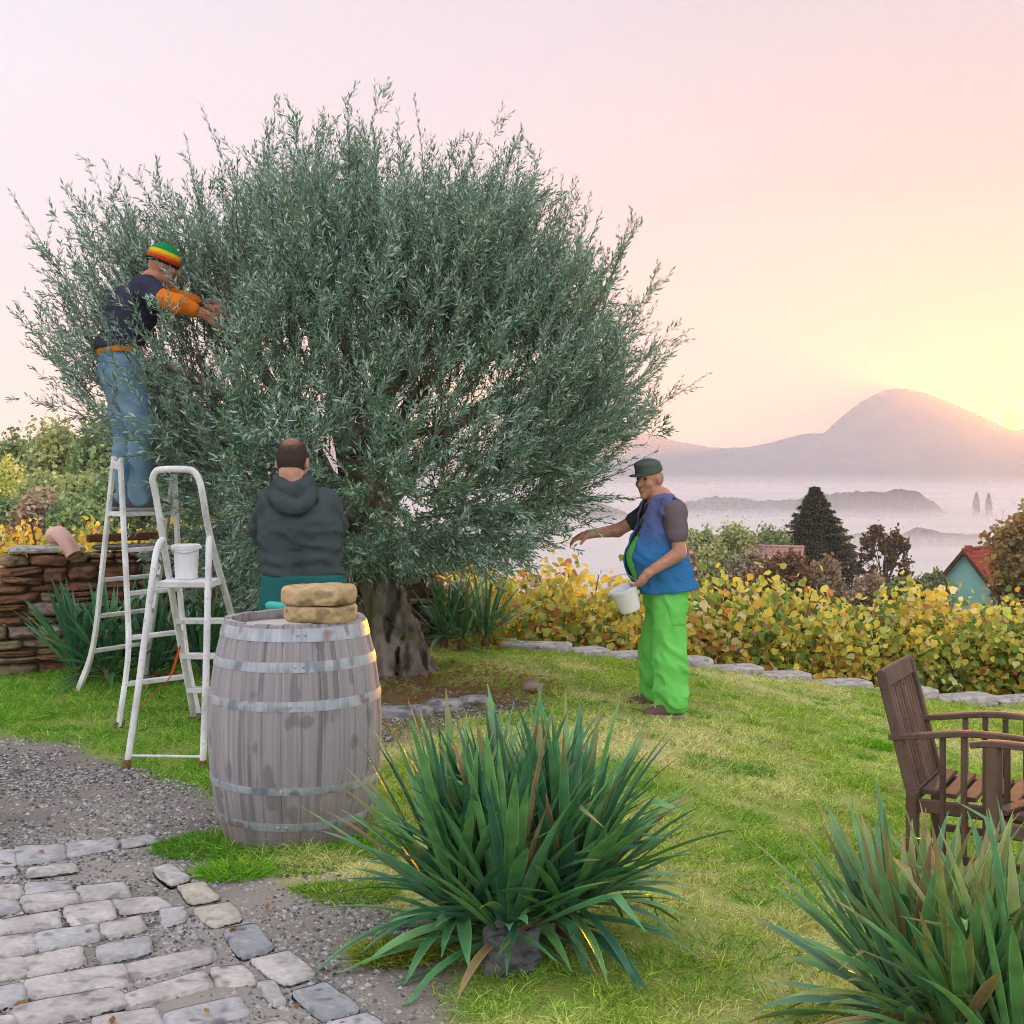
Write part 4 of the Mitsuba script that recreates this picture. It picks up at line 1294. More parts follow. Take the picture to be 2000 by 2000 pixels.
Ps = P0[bi] + D0[bi] * (L[bi] * bt)[:, None] + B0[bi] * (L[bi] * bt * bt)[:, None]
Ds = unit(D0[bi] * 0.85 + unit(rng.normal(size=(len(bi), 3))) * 0.62 + [0, 0, 0.06])
Ls = rng.uniform(0.16, 0.36, len(bi)) * (1.1 - 0.5 * bt)
P0, D0, L = np.vstack([P0, Ps]), np.vstack([D0, Ds]), np.r_[L, Ls]
bend = np.vstack([B0, B0[bi] * 0.6 + rng.normal(0, 0.12, (len(bi), 3))])
reach = np.linalg.norm((P0 + D0 * L[:, None] - OC), axis=1)
lead = np.r_[np.zeros(len(u)), np.ones(m)]
lead = np.r_[lead, lead[bi]]
lim = crown_r(unit(P0 + D0 * L[:, None] - OC)) * (1 + 0.09 * lead) * np.r_[rng.uniform(0.88, 1.0, len(L))]
L = np.clip(L - np.maximum(reach - lim, 0), 0.12, 1)
keep = (P0[:, 2] > 0.60) & (reach - lim < 0.5)
# the pickers and their ladders stand in openings of the crown: few twigs hang before them
M = P0 + D0 * (L * 0.6)[:, None]
some = rng.random(len(L))
mx_, my_, mz_ = M.T
man = (mx_ > -2.86) & (mx_ < -1.72) & (mz_ > 1.22) & (mz_ < 3.12) & (my_ < 9.15)
clear = (mx_ > -2.50) & (mz_ > 2.72)
keep &= ~(man & (some > np.where(clear, 0.05, 0.13)))
tip_ = P0 + (D0 + bend) * L[:, None]
keep &= ~((mx_ > -1.30) & (np.minimum(tip_[:, 2], mz_) < 0.87 + 0.08 * rng.normal(size=len(L))))     # the skirt ends above the trunk's foot
keep &= ~((mx_ < -1.80) & (mz_ < 1.70) & (my_ < 9.3) & (some > 0.25))
keep &= ~((mx_ > 0.64) & (mx_ < 1.45) & (mz_ < 1.80) & (my_ < 9.75) & (some > 0.03))
P0, D0, L, bend = P0[keep], D0[keep], L[keep], bend[keep]


def shoot_point(i, t):
    return P0[i] + D0[i] * (L[i] * t)[:, None] + bend[i] * (L[i] * t * t)[:, None]


# stems
ts = np.linspace(0.0, 1.0, 4)
rows = []
side = unit(np.cross(D0, [0.3, 0.2, 0.93]))
oth = np.cross(D0, side)
idx = np.arange(len(L))
for k, t in enumerate(ts):
    c = shoot_point(idx, np.full(len(L), t))
    r = (0.0060 * (1 - t) + 0.0012) * np.clip(L[:, None] / 0.6, 0.35, 1)
    rows += [c + side * r, c + (-0.5 * side + 0.87 * oth) * r, c + (-0.5 * side - 0.87 * oth) * r]
sv = np.stack(rows, 1).reshape(-1, 3)
sf = []
for k in range(3):
    for j in range(3):
        a, b = k * 3 + j, k * 3 + (j + 1) % 3
        sf += [[a, b, b + 3], [a, b + 3, a + 3]]
sf = (np.array(sf)[None] + (idx * 12)[:, None, None]).reshape(-1, 3)
k = put('twigs', (sv, sf), 'bark', 'olive_tree')
tag(k, kind='stuff')
# leaves in pairs along each shoot
per = np.maximum(6, (L / 0.0125)).astype(int)
si = np.repeat(idx, per)
order = np.concatenate([np.arange(q) for q in per])
t = (order + rng.uniform(0, 0.9, len(si))) / per[si]
c = shoot_point(si, t)
tang = unit(D0[si] + 2 * bend[si] * t[:, None])
phi = order * 2.4 + rng.uniform(-0.5, 0.5, len(si))
nrm = side[si] * np.cos(phi)[:, None] + oth[si] * np.sin(phi)[:, None]
opn = rng.uniform(0.45, 1.05, len(si)) * (1 - 0.45 * t)
ax = unit(tang * np.cos(opn)[:, None] + nrm * np.sin(opn)[:, None] - np.array([0, 0, 0.08]))
wd = unit(np.cross(ax, nrm) + rng.normal(0, 0.45, (len(si), 3)))
wd = unit(wd - ax * (wd * ax).sum(1)[:, None])
ll = rng.uniform(0.040, 0.072, len(si)) * np.where(c[:, 2] < 2.0, 1.12, 1.0) * (1 - 0.25 * t)
ww = ll * rng.uniform(0.20, 0.28, len(si))
nn = np.cross(wd, ax)
b = c
tipv = c + ax * ll[:, None]
mid = c + ax * (ll * 0.5)[:, None]
fold = nn * (ww * 0.22)[:, None]
lv = np.stack([b, mid - wd * (ww / 2)[:, None] + fold, tipv, mid + wd * (ww / 2)[:, None] + fold], 1).reshape(-1, 3)
lf = (np.array([[0, 1, 2], [0, 2, 3]])[None] + (np.arange(len(si)) * 4)[:, None, None]).reshape(-1, 3)
uu = rng.random((len(si), 1))
tone = meshkit.fbm(c * 1.6 + 5, 3, 95)[:, None]
c_dark = np.array([0.065, 0.155, 0.090]) * (1 - uu) + np.array([0.155, 0.29, 0.175]) * uu
c_silver = np.array([0.30, 0.43, 0.37]) * (1 - uu) + np.array([0.46, 0.60, 0.54]) * uu
sil = (rng.random((len(si), 1)) < 0.16 + 0.9 * np.clip(tone - 0.40, 0, 1) + 0.12 * sst(1.4, 3.0, c[:, 2:3]))
lc = np.where(sil, c_silver, c_dark)
lc = np.where(rng.random((len(si), 1)) < 0.025, np.array([0.24, 0.22, 0.06]), lc)
scene['olive_leaf'] = {'type': 'twosided', 'front': principled(OWN, 0.42, 0.5), 'back': {'type': 'diffuse', 'reflectance': {'type': 'rgb', 'value': [0.30, 0.42, 0.36]}}}
k = put('crown', (lv, lf), 'olive_leaf', 'olive_tree', color=np.repeat(lc, 4, 0))
tag(k, kind='stuff')
print('olive leaves', len(si), 'shoots', len(L))


# ------------------------------------------------------------------ vineyard rows below the lawn's edge
rng = np.random.default_rng(55)
HEX = np.array([[0, -0.5, 0], [0.42, -0.42, 0.06], [0.52, 0.02, 0.10], [0.22, 0.30, 0.04], [0.0, 0.62, -0.06], [-0.22, 0.30, 0.04], [-0.52, 0.02, 0.10], [-0.42, -0.42, 0.06]])
HEXF = np.array([[0, 1, 2], [0, 2, 3], [0, 3, 4], [0, 4, 5], [0, 5, 6], [0, 6, 7]])


QUAD = np.array([[0, -0.5, 0], [0.42, 0.0, 0.06], [0.0, 0.55, -0.05], [-0.42, 0.0, 0.06]])
QUADF = np.array([[0, 1, 2], [0, 2, 3]])


def leaf_cloud(c, size, rng, face=None, flat=0.6, simple=False):
    """Broad lobed leaves at the points c, turned every way but mostly hanging."""
    n = len(c)
    nrm = unit(rng.normal(size=(n, 3)) + (np.array([0, -0.6, 0.35]) if face is None else face))
    a = unit(np.cross(nrm, rng.normal(size=(n, 3))))
    b = np.cross(nrm, a)
    H, F = (QUAD, QUADF) if simple else (HEX, HEXF)
    v = c[:, None] + (H[None, :, 0:1] * a[:, None] + H[None, :, 1:2] * b[:, None] + H[None, :, 2:3] * nrm[:, None] * flat) * np.asarray(size).reshape(-1, 1, 1)
    return v.reshape(-1, 3), (F[None] + (np.arange(n) * len(H))[:, None, None]).reshape(-1, 3)


PAL = np.array([[0.86, 0.66, 0.12], [0.80, 0.50, 0.11], [0.62, 0.27, 0.11], [0.26, 0.38, 0.09], [0.14, 0.25, 0.09], [0.62, 0.64, 0.16], [0.46, 0.23, 0.14], [0.88, 0.76, 0.42]])


def vine(key_name, label, group, x, y, top, bottom, wide, n, size, seed, mood):
    g = np.random.default_rng(seed)
    key = numbered(key_name)
    tag(key, label, 'grape vine', group)
    zb = float(gz(x, y))
    k = n // 34
    # canes carry the leaves in clusters
    ca = np.stack([x + g.normal(0, wide * 0.42, k), y + g.normal(0, 0.26, k), bottom + (top - bottom) * (0.05 + 0.95 * g.random(k) ** 0.95)], -1)
    tips = g.random(k) < 0.10
    ca[tips, 2] = top + g.uniform(-0.10, 0.10, tips.sum())
    ci = g.integers(k, size=n)
    p = ca[ci] + g.normal(0, 1, (n, 3)) * np.array([0.11, 0.11, 0.13])
    w = meshkit.fbm(np.stack([ca[:, 0] * 1.7, ca[:, 1] * 1.7, ca[:, 2] * 2.2], -1) + 4, 3, 101)
    hue = np.clip(w + g.normal(0, 0.12, k) + mood, 0, 1)
    pick = np.where(hue > 0.60, g.choice([0, 5, 0, 7], k), np.where(hue > 0.50, g.choice([0, 5, 3, 5], k), np.where(hue > 0.40, g.choice([3, 5, 3, 4, 5], k), g.choice([5, 3, 1, 4, 3], k))))
    col = PAL[pick[ci]]
    r = g.random(n)
    col = np.where((r < 0.30)[:, None], PAL[g.integers(len(PAL), size=n)], col) * g.uniform(0.7, 1.25, (n, 1))
    v, f = leaf_cloud(p, size * g.uniform(0.55, 1.25, n), g)
    kk = put('foliage', (v, f), 'leaf_thin', key, color=np.clip(np.repeat(col, 8, 0), 0, 0.95))
    tag(kk, kind='stuff')
    put('trunk', tube(spline([[x, y, zb - 0.05], [x + 0.03, y, zb + 0.35], [x - 0.02, y + 0.02, bottom + 0.45]], 8), np.linspace(0.035, 0.022, 8), 7), 'bark', key, smooth=True)
    for q in range(5):
        c0 = np.array([x + g.normal(0, 0.1), y, bottom + 0.3])
        c1 = c0 + np.array([g.normal(0, 0.35), g.normal(0, 0.15), (top - bottom) * g.uniform(0.6, 0.95)])
        put('cane', tube(spline([c0, (c0 + c1) / 2 + g.normal(0, 0.06, 3), c1], 6), 0.006, 5), 'bark', key, smooth=True)
    return key


tops = [0.36, 0.42, 0.30, 0.44, 0.26, 0.12, 0.22, 0.28, 0.04, -0.02, 0.12, -0.10, -0.06, -0.14, -0.16]
for i in range(15):
    x = -1.1 + i * 0.52
    y = float(edge_y(x)) + 0.95 + rng.normal(0, 0.05)
    vine('grape_vine', 'leafy autumn grape vine in yellow, orange and green in the front row beyond the lawn', 'vines of the front row', x, y, tops[i], -1.1, 0.62, 2800, 0.070, 500 + i, 0.12 - 0.008 * i)
for i in range(12):
    x = -1.4 + i * 0.75
    y = float(edge_y(x)) + 3.1 + rng.normal(0, 0.08)
    vine('grape_vine', 'yellowing grape vine in the second row beyond the lawn, behind the front row', 'vines of the second row', x, y, -0.14 - 0.055 * i + rng.uniform(-0.10, 0.10), -1.4, 0.8, 1500, 0.068, 600 + i, 0.08)
for i in range(12):
    x = -1.8 + i * 1.05
    y = float(edge_y(x)) + 5.4 + rng.normal(0, 0.1)
    vine('grape_vine', 'yellowing grape vine in the third row beyond the lawn', 'vines of the third row', x, y, -0.20 - 0.075 * i + rng.uniform(-0.10, 0.10), -1.6, 0.9, 800, 0.085, 700 + i, 0.08)
for i in range(9):
    x = -10.2 + i * 0.95
    y = 19.5 + rng.normal(0, 0.15) - 0.15 * i
    vine('grape_vine', 'golden yellow grape vine beyond the stone wall', 'vines beyond the stone wall', x, y, 0.55 + rng.uniform(-0.12, 0.12), -0.9, 0.9, 1500, 0.08, 800 + i, 0.30)
for i, (px, py0, py1, d) in enumerate([(1188, 1195, 1298, 12.6)]):
    a, b = at(px, py0, d), at(px, py1, d)
    put('vineyard_post', tube([a, b - [0, 0, 0.25]], 0.018, 8), 'matte', smooth=True, color=RUST)
    tag('vineyard_post', 'thin dark post at the edge of the vineyard, left of the man in green trousers', 'post')

# ------------------------------------------------------------------ trees, bushes and houses on the slope


def tree(key_name, label, cat, base, height, width, seed, palette, n=2600, size=0.3, trunk_h=0.25, lean=0.0, round_=1.0, group=None, gaps=0.35, trunk_r=None):
    """A broad-leaved tree or bush: trunk, forking limbs, and a crown of leaf sprays round the limbs' ends."""
    g = np.random.default_rng(seed)
    key = numbered(key_name)
    tag(key, label, cat, group)
    base = np.asarray(base, float)
    r0 = trunk_r or max(0.05, height * 0.022)
    th = height * trunk_h
    fork = base + np.array([lean * th, 0, th])
    put('trunk', tube(spline([base - [0, 0, 0.3], base + np.array([0.02 * height * g.normal(), 0, th * 0.5]), fork + [0, 0, height * 0.1]], 8), np.linspace(r0 * 1.3, r0 * 0.8, 8), 8), 'bark', key, smooth=True)
    k = max(9, int(n / 60))
    uu = unit(g.normal(size=(k, 3)) + [0, 0, 0.35])
    cen = base + np.array([lean * height * 0.6, 0, th + (height - th) * 0.5])
    half = np.array([width / 2, width / 2, (height - th) / 2])
    ends = cen + uu * half * (0.45 + 0.55 * g.random((k, 1)) ** 0.5) * np.array([1, 1, round_])
    limb = MB()
    for e in ends[:: max(1, k // 16)]:
        limb.add(*tube(spline([fork, (fork * 0.5 + e * 0.5) + g.normal(0, 0.04, 3) * height + [0, 0, 0.04 * height], e], 7), np.linspace(r0 * 0.5, r0 * 0.10, 7), 5))
    kk = put('limbs', limb, 'bark', key, smooth=True)
    ci = g.integers(k, size=n)
    spread = np.array([width, width, (height - th)]) * 0.075
    p = ends[ci] + g.normal(0, 1, (n, 3)) * spread * (1 - gaps * 0.4)
    pal = np.array(palette)
    base_c = pal[g.integers(len(pal), size=k)]
    col = np.where(g.random((n, 1)) < 0.3, pal[g.integers(len(pal), size=n)], base_c[ci]) * g.uniform(0.65, 1.3, (n, 1))
    v, f = leaf_cloud(p, size * g.uniform(0.6, 1.3, n), g, face=np.array([0, -0.3, 0.5]), simple=True)
    kk = put('crown', (v, f), 'blade', key, color=np.clip(np.repeat(col, 4, 0), 0, 0.8))
    tag(kk, kind='stuff')
    return key


def on_slope(px, d):
    x = (px - 1000) / 2620 * d
    return np.array([x, d, float(gz(x, d))])


def tree_at(key_name, label, cat, px, py_top, width_px, d, seed, palette, **kw):
    b = on_slope(px, d)
    h = at(px, py_top, d)[2] - b[2]
    return tree(key_name, label, cat, b, h, width_px / 2620 * d, seed, palette, **kw)


G1 = [(0.19, 0.26, 0.12), (0.15, 0.22, 0.11), (0.24, 0.29, 0.13)]
G2 = [(0.30, 0.34, 0.15), (0.37, 0.37, 0.16), (0.23, 0.28, 0.13)]
YE = [(0.62, 0.55, 0.14), (0.68, 0.58, 0.20), (0.45, 0.45, 0.14)]
BR = [(0.33, 0.24, 0.17), (0.40, 0.29, 0.20), (0.26, 0.23, 0.15)]
OR = [(0.42, 0.25, 0.10), (0.34, 0.21, 0.10), (0.28, 0.25, 0.11)]
RD = [(0.28, 0.12, 0.08), (0.22, 0.11, 0.08), (0.17, 0.13, 0.07)]
# the wooded rise on the left
for i, (px, top, w, d, pal, lab) in enumerate([
    (-60, 880, 130, 70, G1, 'dark green bush at the left edge of the photo, lowest of the wooded rise'), (35, 868, 110, 66, G1, 'green tree sloping up from the left edge behind the yellow vines'),
    (115, 832, 130, 60, G2, 'tallest light green tree of the wooded rise left of the olive tree'), (195, 826, 120, 58, G1, 'green tree behind the legs of the man on the ladder'),
    (290, 850, 140, 64, G1, 'green tree behind the ladders, partly hidden by the olive crown'), (15, 915, 80, 48, YE, 'yellow bush at the left edge under the green trees'),
    (95, 935, 120, 46, G2, 'light green bush in front of the wooded rise'), (170, 940, 120, 44, G2, 'olive green bush behind the rails of the tall ladder'),
    (75, 968, 90, 38, BR, 'greyish brown bush just above the yellow vines'), (250, 930, 150, 42, G1, 'dark green bush behind the platform of the tall ladder'),
    (400, 900, 200, 70, G1, 'dark tree behind the olive crown'), (-5, 985, 90, 40, G1, 'dark green bush at the left edge above the yellow vines'), (150, 985, 110, 36, G1, 'low green bush behind the rusty beam')]):
    tree_at('hill_tree' if top < 900 else 'bush', lab, 'tree' if top < 900 else 'bush', px, top, w, d, 900 + i, np.array(pal) * 1.6, n=9000, size=0.24 if d > 50 else 0.16, trunk_h=0.10, gaps=0.1)
# behind the man with the vest
for i, (px, top, w, d, pal, lab) in enumerate([
    (1365, 1035, 90, 95, G2, 'green tree right behind the blue vest'), (1430, 1032, 110, 100, G2, 'broad green tree between the blue vest and the spruce'), (1505, 1036, 100, 105, G1, 'green tree at the left side of the spruce'),
    (1320, 1075, 90, 80, BR, 'brownish bush at the back of the man in the vest'), (1400, 1078, 110, 84, G2, 'grey green bush below the broad green tree'), (1470, 1085, 90, 82, BR, 'brown bush left of the pale roof')]):
    tree_at('slope_tree' if top < 1050 else 'bush', lab, 'tree' if top < 1050 else 'bush', px, top, w, d, 930 + i, np.array(pal) * 1.3, n=6500, size=0.26, trunk_h=0.10, gaps=0.15)
tree_at('bush', 'reddish brown bush in front of the pale pink roof', 'bush', 1535, 1085, 100, 78, 950, RD, n=3600, size=0.24, trunk_h=0.08, gaps=0.1)
tree_at('bush', 'dark brown bush under the spruce', 'bush', 1615, 1095, 80, 88, 951, BR, n=2600, size=0.26, trunk_h=0.08, gaps=0.1)
tree_at('bush', 'grey green bush beside the spruce, on its right', 'bush', 1645, 1032, 50, 120, 952, BR, n=1800, size=0.34, trunk_h=0.1, gaps=0.3)
tree_at('round_tree', 'sparse round tree standing alone between spruce and turquoise house', 'tree', 1726, 1028, 100, 125, 953, [(0.10, 0.075, 0.06), (0.14, 0.09, 0.06), (0.09, 0.085, 0.055)], n=2600, size=0.36, trunk_h=0.24, gaps=0.9)
for i, (px, top, w, d, pal, lab) in enumerate([(1700, 1120, 90, 70, BR, 'brown bush below the round tree'), (1770, 1128, 90, 68, G1, 'low dark bush above the vines, left of the turquoise house'), (1830, 1118, 60, 90, G1, 'dark bush at the left corner of the turquoise house')]):
    tree_at('bush', lab, 'bush', px, top, w, d, 960 + i, pal, n=2200, size=0.24, trunk_h=0.08, gaps=0.2)
tree_at('autumn_tree', 'tree with rust brown leaves at the right edge, in front of the turquoise house', 'tree', 2062, 985, 230, 62, 970, OR, n=5200, size=0.30, trunk_h=0.2, gaps=0.35)
tree_at('bush', 'olive brown bush below the rust brown tree at the right edge', 'bush', 2015, 1098, 130, 58, 971, [(0.20, 0.17, 0.06), (0.15, 0.13, 0.06), (0.24, 0.15, 0.06)], n=3600, size=0.26, trunk_h=0.1, gaps=0.1)

# the spruce
b = on_slope(1592, 112)
h = at(1592, 945, 112)[2] - b[2]
tag('spruce', 'tall dark spruce standing alone on the slope', 'spruce')
put('trunk', tube([b - [0, 0, 0.3], b + [0, 0, h * 0.97]], [0.22, 0.03], 8), 'bark', 'spruce', smooth=True)
n = 34000
g = np.random.default_rng(12)
lev = np.floor(g.random(n) ** 0.75 * 34) / 34
phi = np.floor(g.random(n) * 9) / 9 * 2 * np.pi + lev * 40 + g.normal(0, 0.16, n)
reach = np.minimum((1 - lev) * 7.2, 4.4) * (0.75 + 0.25 * np.sin(phi * 3 + lev * 90)) + 0.15
q = g.random(n) ** 0.6
rr = reach * q
z = b[2] + h * (0.10 + 0.885 * lev) - 0.20 * rr + 0.10 * rr * q + g.normal(0, 0.07, n)
p = np.stack([b[0] + np.cos(phi) * rr, b[1] + np.sin(phi) * rr, z], -1)
dd = unit(np.stack([np.cos(phi), np.sin(phi), -0.35 + g.normal(0, 0.35, n)], -1) + g.normal(0, 0.35, (n, 3)))
ss = unit(np.cross(dd, g.normal(size=(n, 3))))
s = g.uniform(0.16, 0.34, n)[:, None]
v = np.stack([p - ss * s * 0.22, p + dd * s, p + ss * s * 0.22, p - dd * s * 0.35 - [0, 0, 0.05]], 1).reshape(-1, 3)
c = np.array([0.040, 0.055, 0.042]) * g.uniform(0.6, 1.7, (n, 1))
k = put('needles', (v, (np.array([[0, 1, 2], [0, 2, 3]])[None] + (np.arange(n) * 4)[:, None, None]).reshape(-1, 3)), 'matte', 'spruce', color=np.repeat(c, 4, 0))
tag(k, kind='stuff')

# houses
DARK_WOOD = (0.07, 0.045, 0.035)


def house(key, label, px_apex, py_apex, d, ang, span, length, eave_drop, wall, roof, tiles=(14, 9)):
    tag(key, label, 'house')
    a = at(px_apex, py_apex, d)
    zg = float(gz(a[0], a[1])) - 1.5
    ze = a[2] - eave_drop
    ca, sa = math.cos(ang), math.sin(ang)

    def P(x, y, z):                          # x along the gable, y along the ridge going away
        return np.array([a[0] + ca * x - sa * y, a[1] + sa * x + ca * y, z])
    h = span / 2
    v = [P(-h, 0, zg), P(h, 0, zg), P(h, 0, ze), P(0, 0, a[2] - 0.12), P(-h, 0, ze), P(-h, length, zg), P(h, length, zg), P(h, length, ze), P(0, length, a[2] - 0.12), P(-h, length, ze)]
    f = [[0, 1, 2], [0, 2, 4], [4, 2, 3], [5, 7, 6], [5, 9, 7], [9, 8, 7], [0, 4, 9], [0, 9, 5], [1, 6, 7], [1, 7, 2]]
    put('wall', (np.array(v), np.array(f)), 'matte', key, color=wall)
    for s in (-1, 1):
        lo, hi = P(s * (h + 0.45), 0, ze - 0.45 * eave_drop / h), P(0, 0, a[2])
        yv = P(0, 1, 0) - P(0, 0, 0)
        rk = put('roof', bar((lo + hi) / 2 - yv * 0.4, (lo + hi) / 2 + yv * (length + 0.4), np.linalg.norm(hi - lo), 0.10, up=np.cross(yv, hi - lo) * s, bevel=0.01), 'matte', key, color=DARK_WOOD)
        nrow, _ = tiles
        nz = unit(np.cross(yv, hi - lo))
        nz = nz if nz[2] > 0 else -nz
        for r in range(nrow):                # overlapping tile courses
            t0, t1 = r / nrow, (r + 1.25) / nrow
            p0, p1 = lo + (hi - lo) * t0, lo + (hi - lo) * min(t1, 1.0)
            mb = MB()
            m = int(length / 0.33)
            ys_ = np.linspace(-0.42, length + 0.42, m * 4)
            wv = 0.028 * np.sin(np.arange(m * 4) * np.pi / 2)
            rows = np.vstack([[p0 + yv * y + nz * (0.10 + w) for y, w in zip(ys_, wv)], [p1 + yv * y + nz * (0.065 + w) for y, w in zip(ys_, wv)]])
            k = np.arange(m * 4 - 1)
            mb.add(rows, np.stack([k, k + 1, k + 1 + m * 4, k + m * 4], 1))
            put('tile_course', mb, 'matte', rk, smooth=True, color=tones(np.array(roof) * 0.75, np.array(roof) * 1.25, 3))
        put('barge_board', bar(lo - yv * 0.44 - [0, 0, 0.03], hi - yv * 0.44 - [0, 0, 0.03], 0.06, 0.24, up=np.cross(yv, hi - lo)), 'matte', key, color=DARK_WOOD)
    put('ridge', tube([P(0, -0.42, a[2] + 0.10), P(0, length + 0.42, a[2] + 0.10)], 0.13, 8), 'matte', key, smooth=True, color=roof)
    return P, ze, h, a


P, ze, h, a = house('turquoise_house', 'small turquoise house with a steep red tiled roof', 1886, 1076, 92, -0.75, 5.4, 9.0, 3.2, (0.26, 0.54, 0.50), (0.34, 0.075, 0.055))
put('chimney', bar(P(0.05, 0.35, a[2] - 0.3), P(0.05, 0.35, a[2] + 0.36), 0.42, 0.42, up=(0, 1, 0)), 'matte', 'turquoise_house', color=(0.30, 0.08, 0.06))
wk = put('window', bar(P(1.55, -0.02, ze - 1.3), P(1.55, -0.02, ze - 0.35), 0.75, 0.09, up=(0, 1, 0)), 'matte', 'turquoise_house', color=DARK_WOOD)
put('pane', bar(P(1.55, -0.075, ze - 1.24), P(1.55, -0.075, ze - 0.41), 0.60, 0.02, up=(0, 1, 0)), 'satin', wk, color=(0.02, 0.025, 0.03))
house('pink_roofed_house', 'house of which only the pale pink roof shows above a reddish bush', 1560, 1071, 100, 1.25, 6.0, 4.5, 2.2, (0.48, 0.44, 0.42), (0.46, 0.26, 0.235))

# valley: dark strips of wood rising out of the mist, two poplars, a pale building


def strip(label, profile, d, depth, seed):
    """A strip of far-off wood: crowns grown into one mass."""
    g = np.random.default_rng(seed)
    key = numbered('wood')
    tag(key, label, 'wood', kind='stuff')
    mb = MB()
    px = np.array([q[0] for q in profile], float)
    py = np.array([q[1] for q in profile], float)
    x0, x1 = (px[0] - 1000) / 2620 * d, (px[-1] - 1000) / 2620 * d
    X, R = np.meshgrid(np.arange(x0, x1, 1.6), np.linspace(0, 1, 9), indexing='ij')
    Y = d + depth * R
    PX = 1000 + X / d * 2620
    top = CAM_H + (HZ - np.interp(PX, px, py)) / 2620 * d
    base = gz(X, Y) - 2
    dome = np.clip(1.35 * np.sin(np.clip(R * 0.9 + 0.1, 0, 1) * np.pi) ** 0.35, 0, 1) * np.clip((X - x0) / 45, 0, 1) ** 0.45 * np.clip((x1 - X) / 45, 0, 1) ** 0.45
    dome[:, 0] = dome[:, -1] = 0
    Z = base + (top - base) * dome + 9.0 * (meshkit.fbm(np.stack([X / 16, Y / 9, X * 0], -1), 4, seed) - 0.5) * dome
    nx, ny = X.shape
    ii, jj = np.meshgrid(np.arange(nx - 1), np.arange(ny - 1), indexing='ij')
    mb.add(np.stack([X, Y, Z], -1).reshape(-1, 3), np.stack([ii * ny + jj, (ii + 1) * ny + jj, (ii + 1) * ny + jj + 1, ii * ny + jj + 1], -1).reshape(-1, 4), np.array([0.035, 0.042, 0.034]))
    put_key = key
    v, f, c = mb.arrays()
    scene[put_key] = mikit.ply((v, f), 'matte', smooth=True, uv=pack(c))


COUNT['wood'] = 0
strip('dark strip of wood in the mist right of the spruce', [(1290, 985), (1340, 982), (1440, 984), (1520, 983), (1590, 973), (1650, 967), (1750, 962), (1800, 960), (1830, 965), (1848, 975), (1858, 992)], 1700, 60, 1)
strip('fainter strip of wood in the mist left of the spruce', [(1330, 975), (1390, 973), (1470, 976), (1530, 985)], 1880, 50, 2)
strip('faint broken tree line sunk in the mist below the far wood', [(1630, 1044), (1680, 1034), (1730, 1040), (1765, 1050), (1800, 1036), (1850, 1045), (1905, 1038), (1960, 1043)], 1150, 25, 5)
strip('faint strip of trees in the mist behind the olive tree', [(900, 990), (1000, 985), (1100, 988), (1250, 985)], 1500, 50, 6)
strip('low dark hedge line in the mist left of the turquoise house', [(1770, 1098), (1800, 1096), (1850, 1097), (1900, 1098)], 380, 10, 4)
for i, (px, top, lab) in enumerate([(1907, 962, 'slender poplar standing in the mist, left one of the pair'), (1931, 964, 'slender poplar standing in the mist, right one of the pair')]):
    b = on_slope(px, 1650.0)
    h = at(px, top, 1650)[2] - b[2]
    key = numbered('poplar')
    tag(key, lab, 'poplar')
    put('trunk', tube([b, b + [0, 0, h * 0.4]], 0.5, 6), 'bark', key)
    g = np.random.default_rng(70 + i)
    n = 900
    t = g.random(n)
    rr = 4.2 * np.sin(np.clip(t * 0.9 + 0.12, 0, 1) * np.pi) ** 0.7 * np.sqrt(g.random(n))
    a = g.uniform(0, 2 * np.pi, n)
    p = np.stack([b[0] + np.cos(a) * rr, b[1] + np.sin(a) * rr, b[2] + h * (0.1 + 0.9 * t)], -1)
    v, f = leaf_cloud(p, g.uniform(1.2, 2.4, n), g)
    k = put('crown', (v, f), 'matte', key, color=np.array([0.035, 0.045, 0.03]))
    tag(k, kind='stuff')


# ------------------------------------------------------------------ people
SKIN = np.array([0.46, 0.25, 0.18])
scene['skin'] = two(principled(mikit.proc(lambda p, n, uv: unpack(uv) * (0.82 + 0.36 * noise(p.x * 40, p.y * 40, p.z * 40))), 0.5, 0.4))
scene['cloth_vc'] = two({'type': 'diffuse', 'reflectance': VC})
VERTEX_COLOURED = VERTEX_COLOURED + ('cloth_vc',)


def frame(f):
    f = unit(f)
    r = unit(np.cross(f, [0, 0, 1.0]))
    return f, r, np.cross(r, f)


def body_sdf(P, prims, k, fold=0.0, fscale=(9, 9, 5), seed=1, cut=None, crease=0.0):
    d = union(P, prims, k)
    if crease:                                 # sharp-backed folds, slanting
        n1 = meshkit.noise(P * np.array([7, 7, 9.0]) + P[:, 0:1] * np.array([0, 0, 6.0]) + seed, seed)
        n2 = meshkit.noise(P * np.array([13, 13, 16.0]) + P[:, 2:3] * np.array([7.0, 0, 0]) + seed, seed + 3)
        d = d - crease * ((1 - np.abs(2 * n1 - 1) * 2.4).clip(-0.4, 1) + 0.45 * (1 - np.abs(2 * n2 - 1) * 2.4).clip(-0.4, 1)) + 0.4 * crease
    if fold:
        d = d + fold * 2 * (meshkit.fbm(P * np.array(fscale) + seed, 3, seed) - 0.5) + fold * 0.8 * (meshkit.noise(P * 38 + seed, seed) - 0.5)
    if cut is not None:
        d = np.maximum(d, cut(P))
    return d


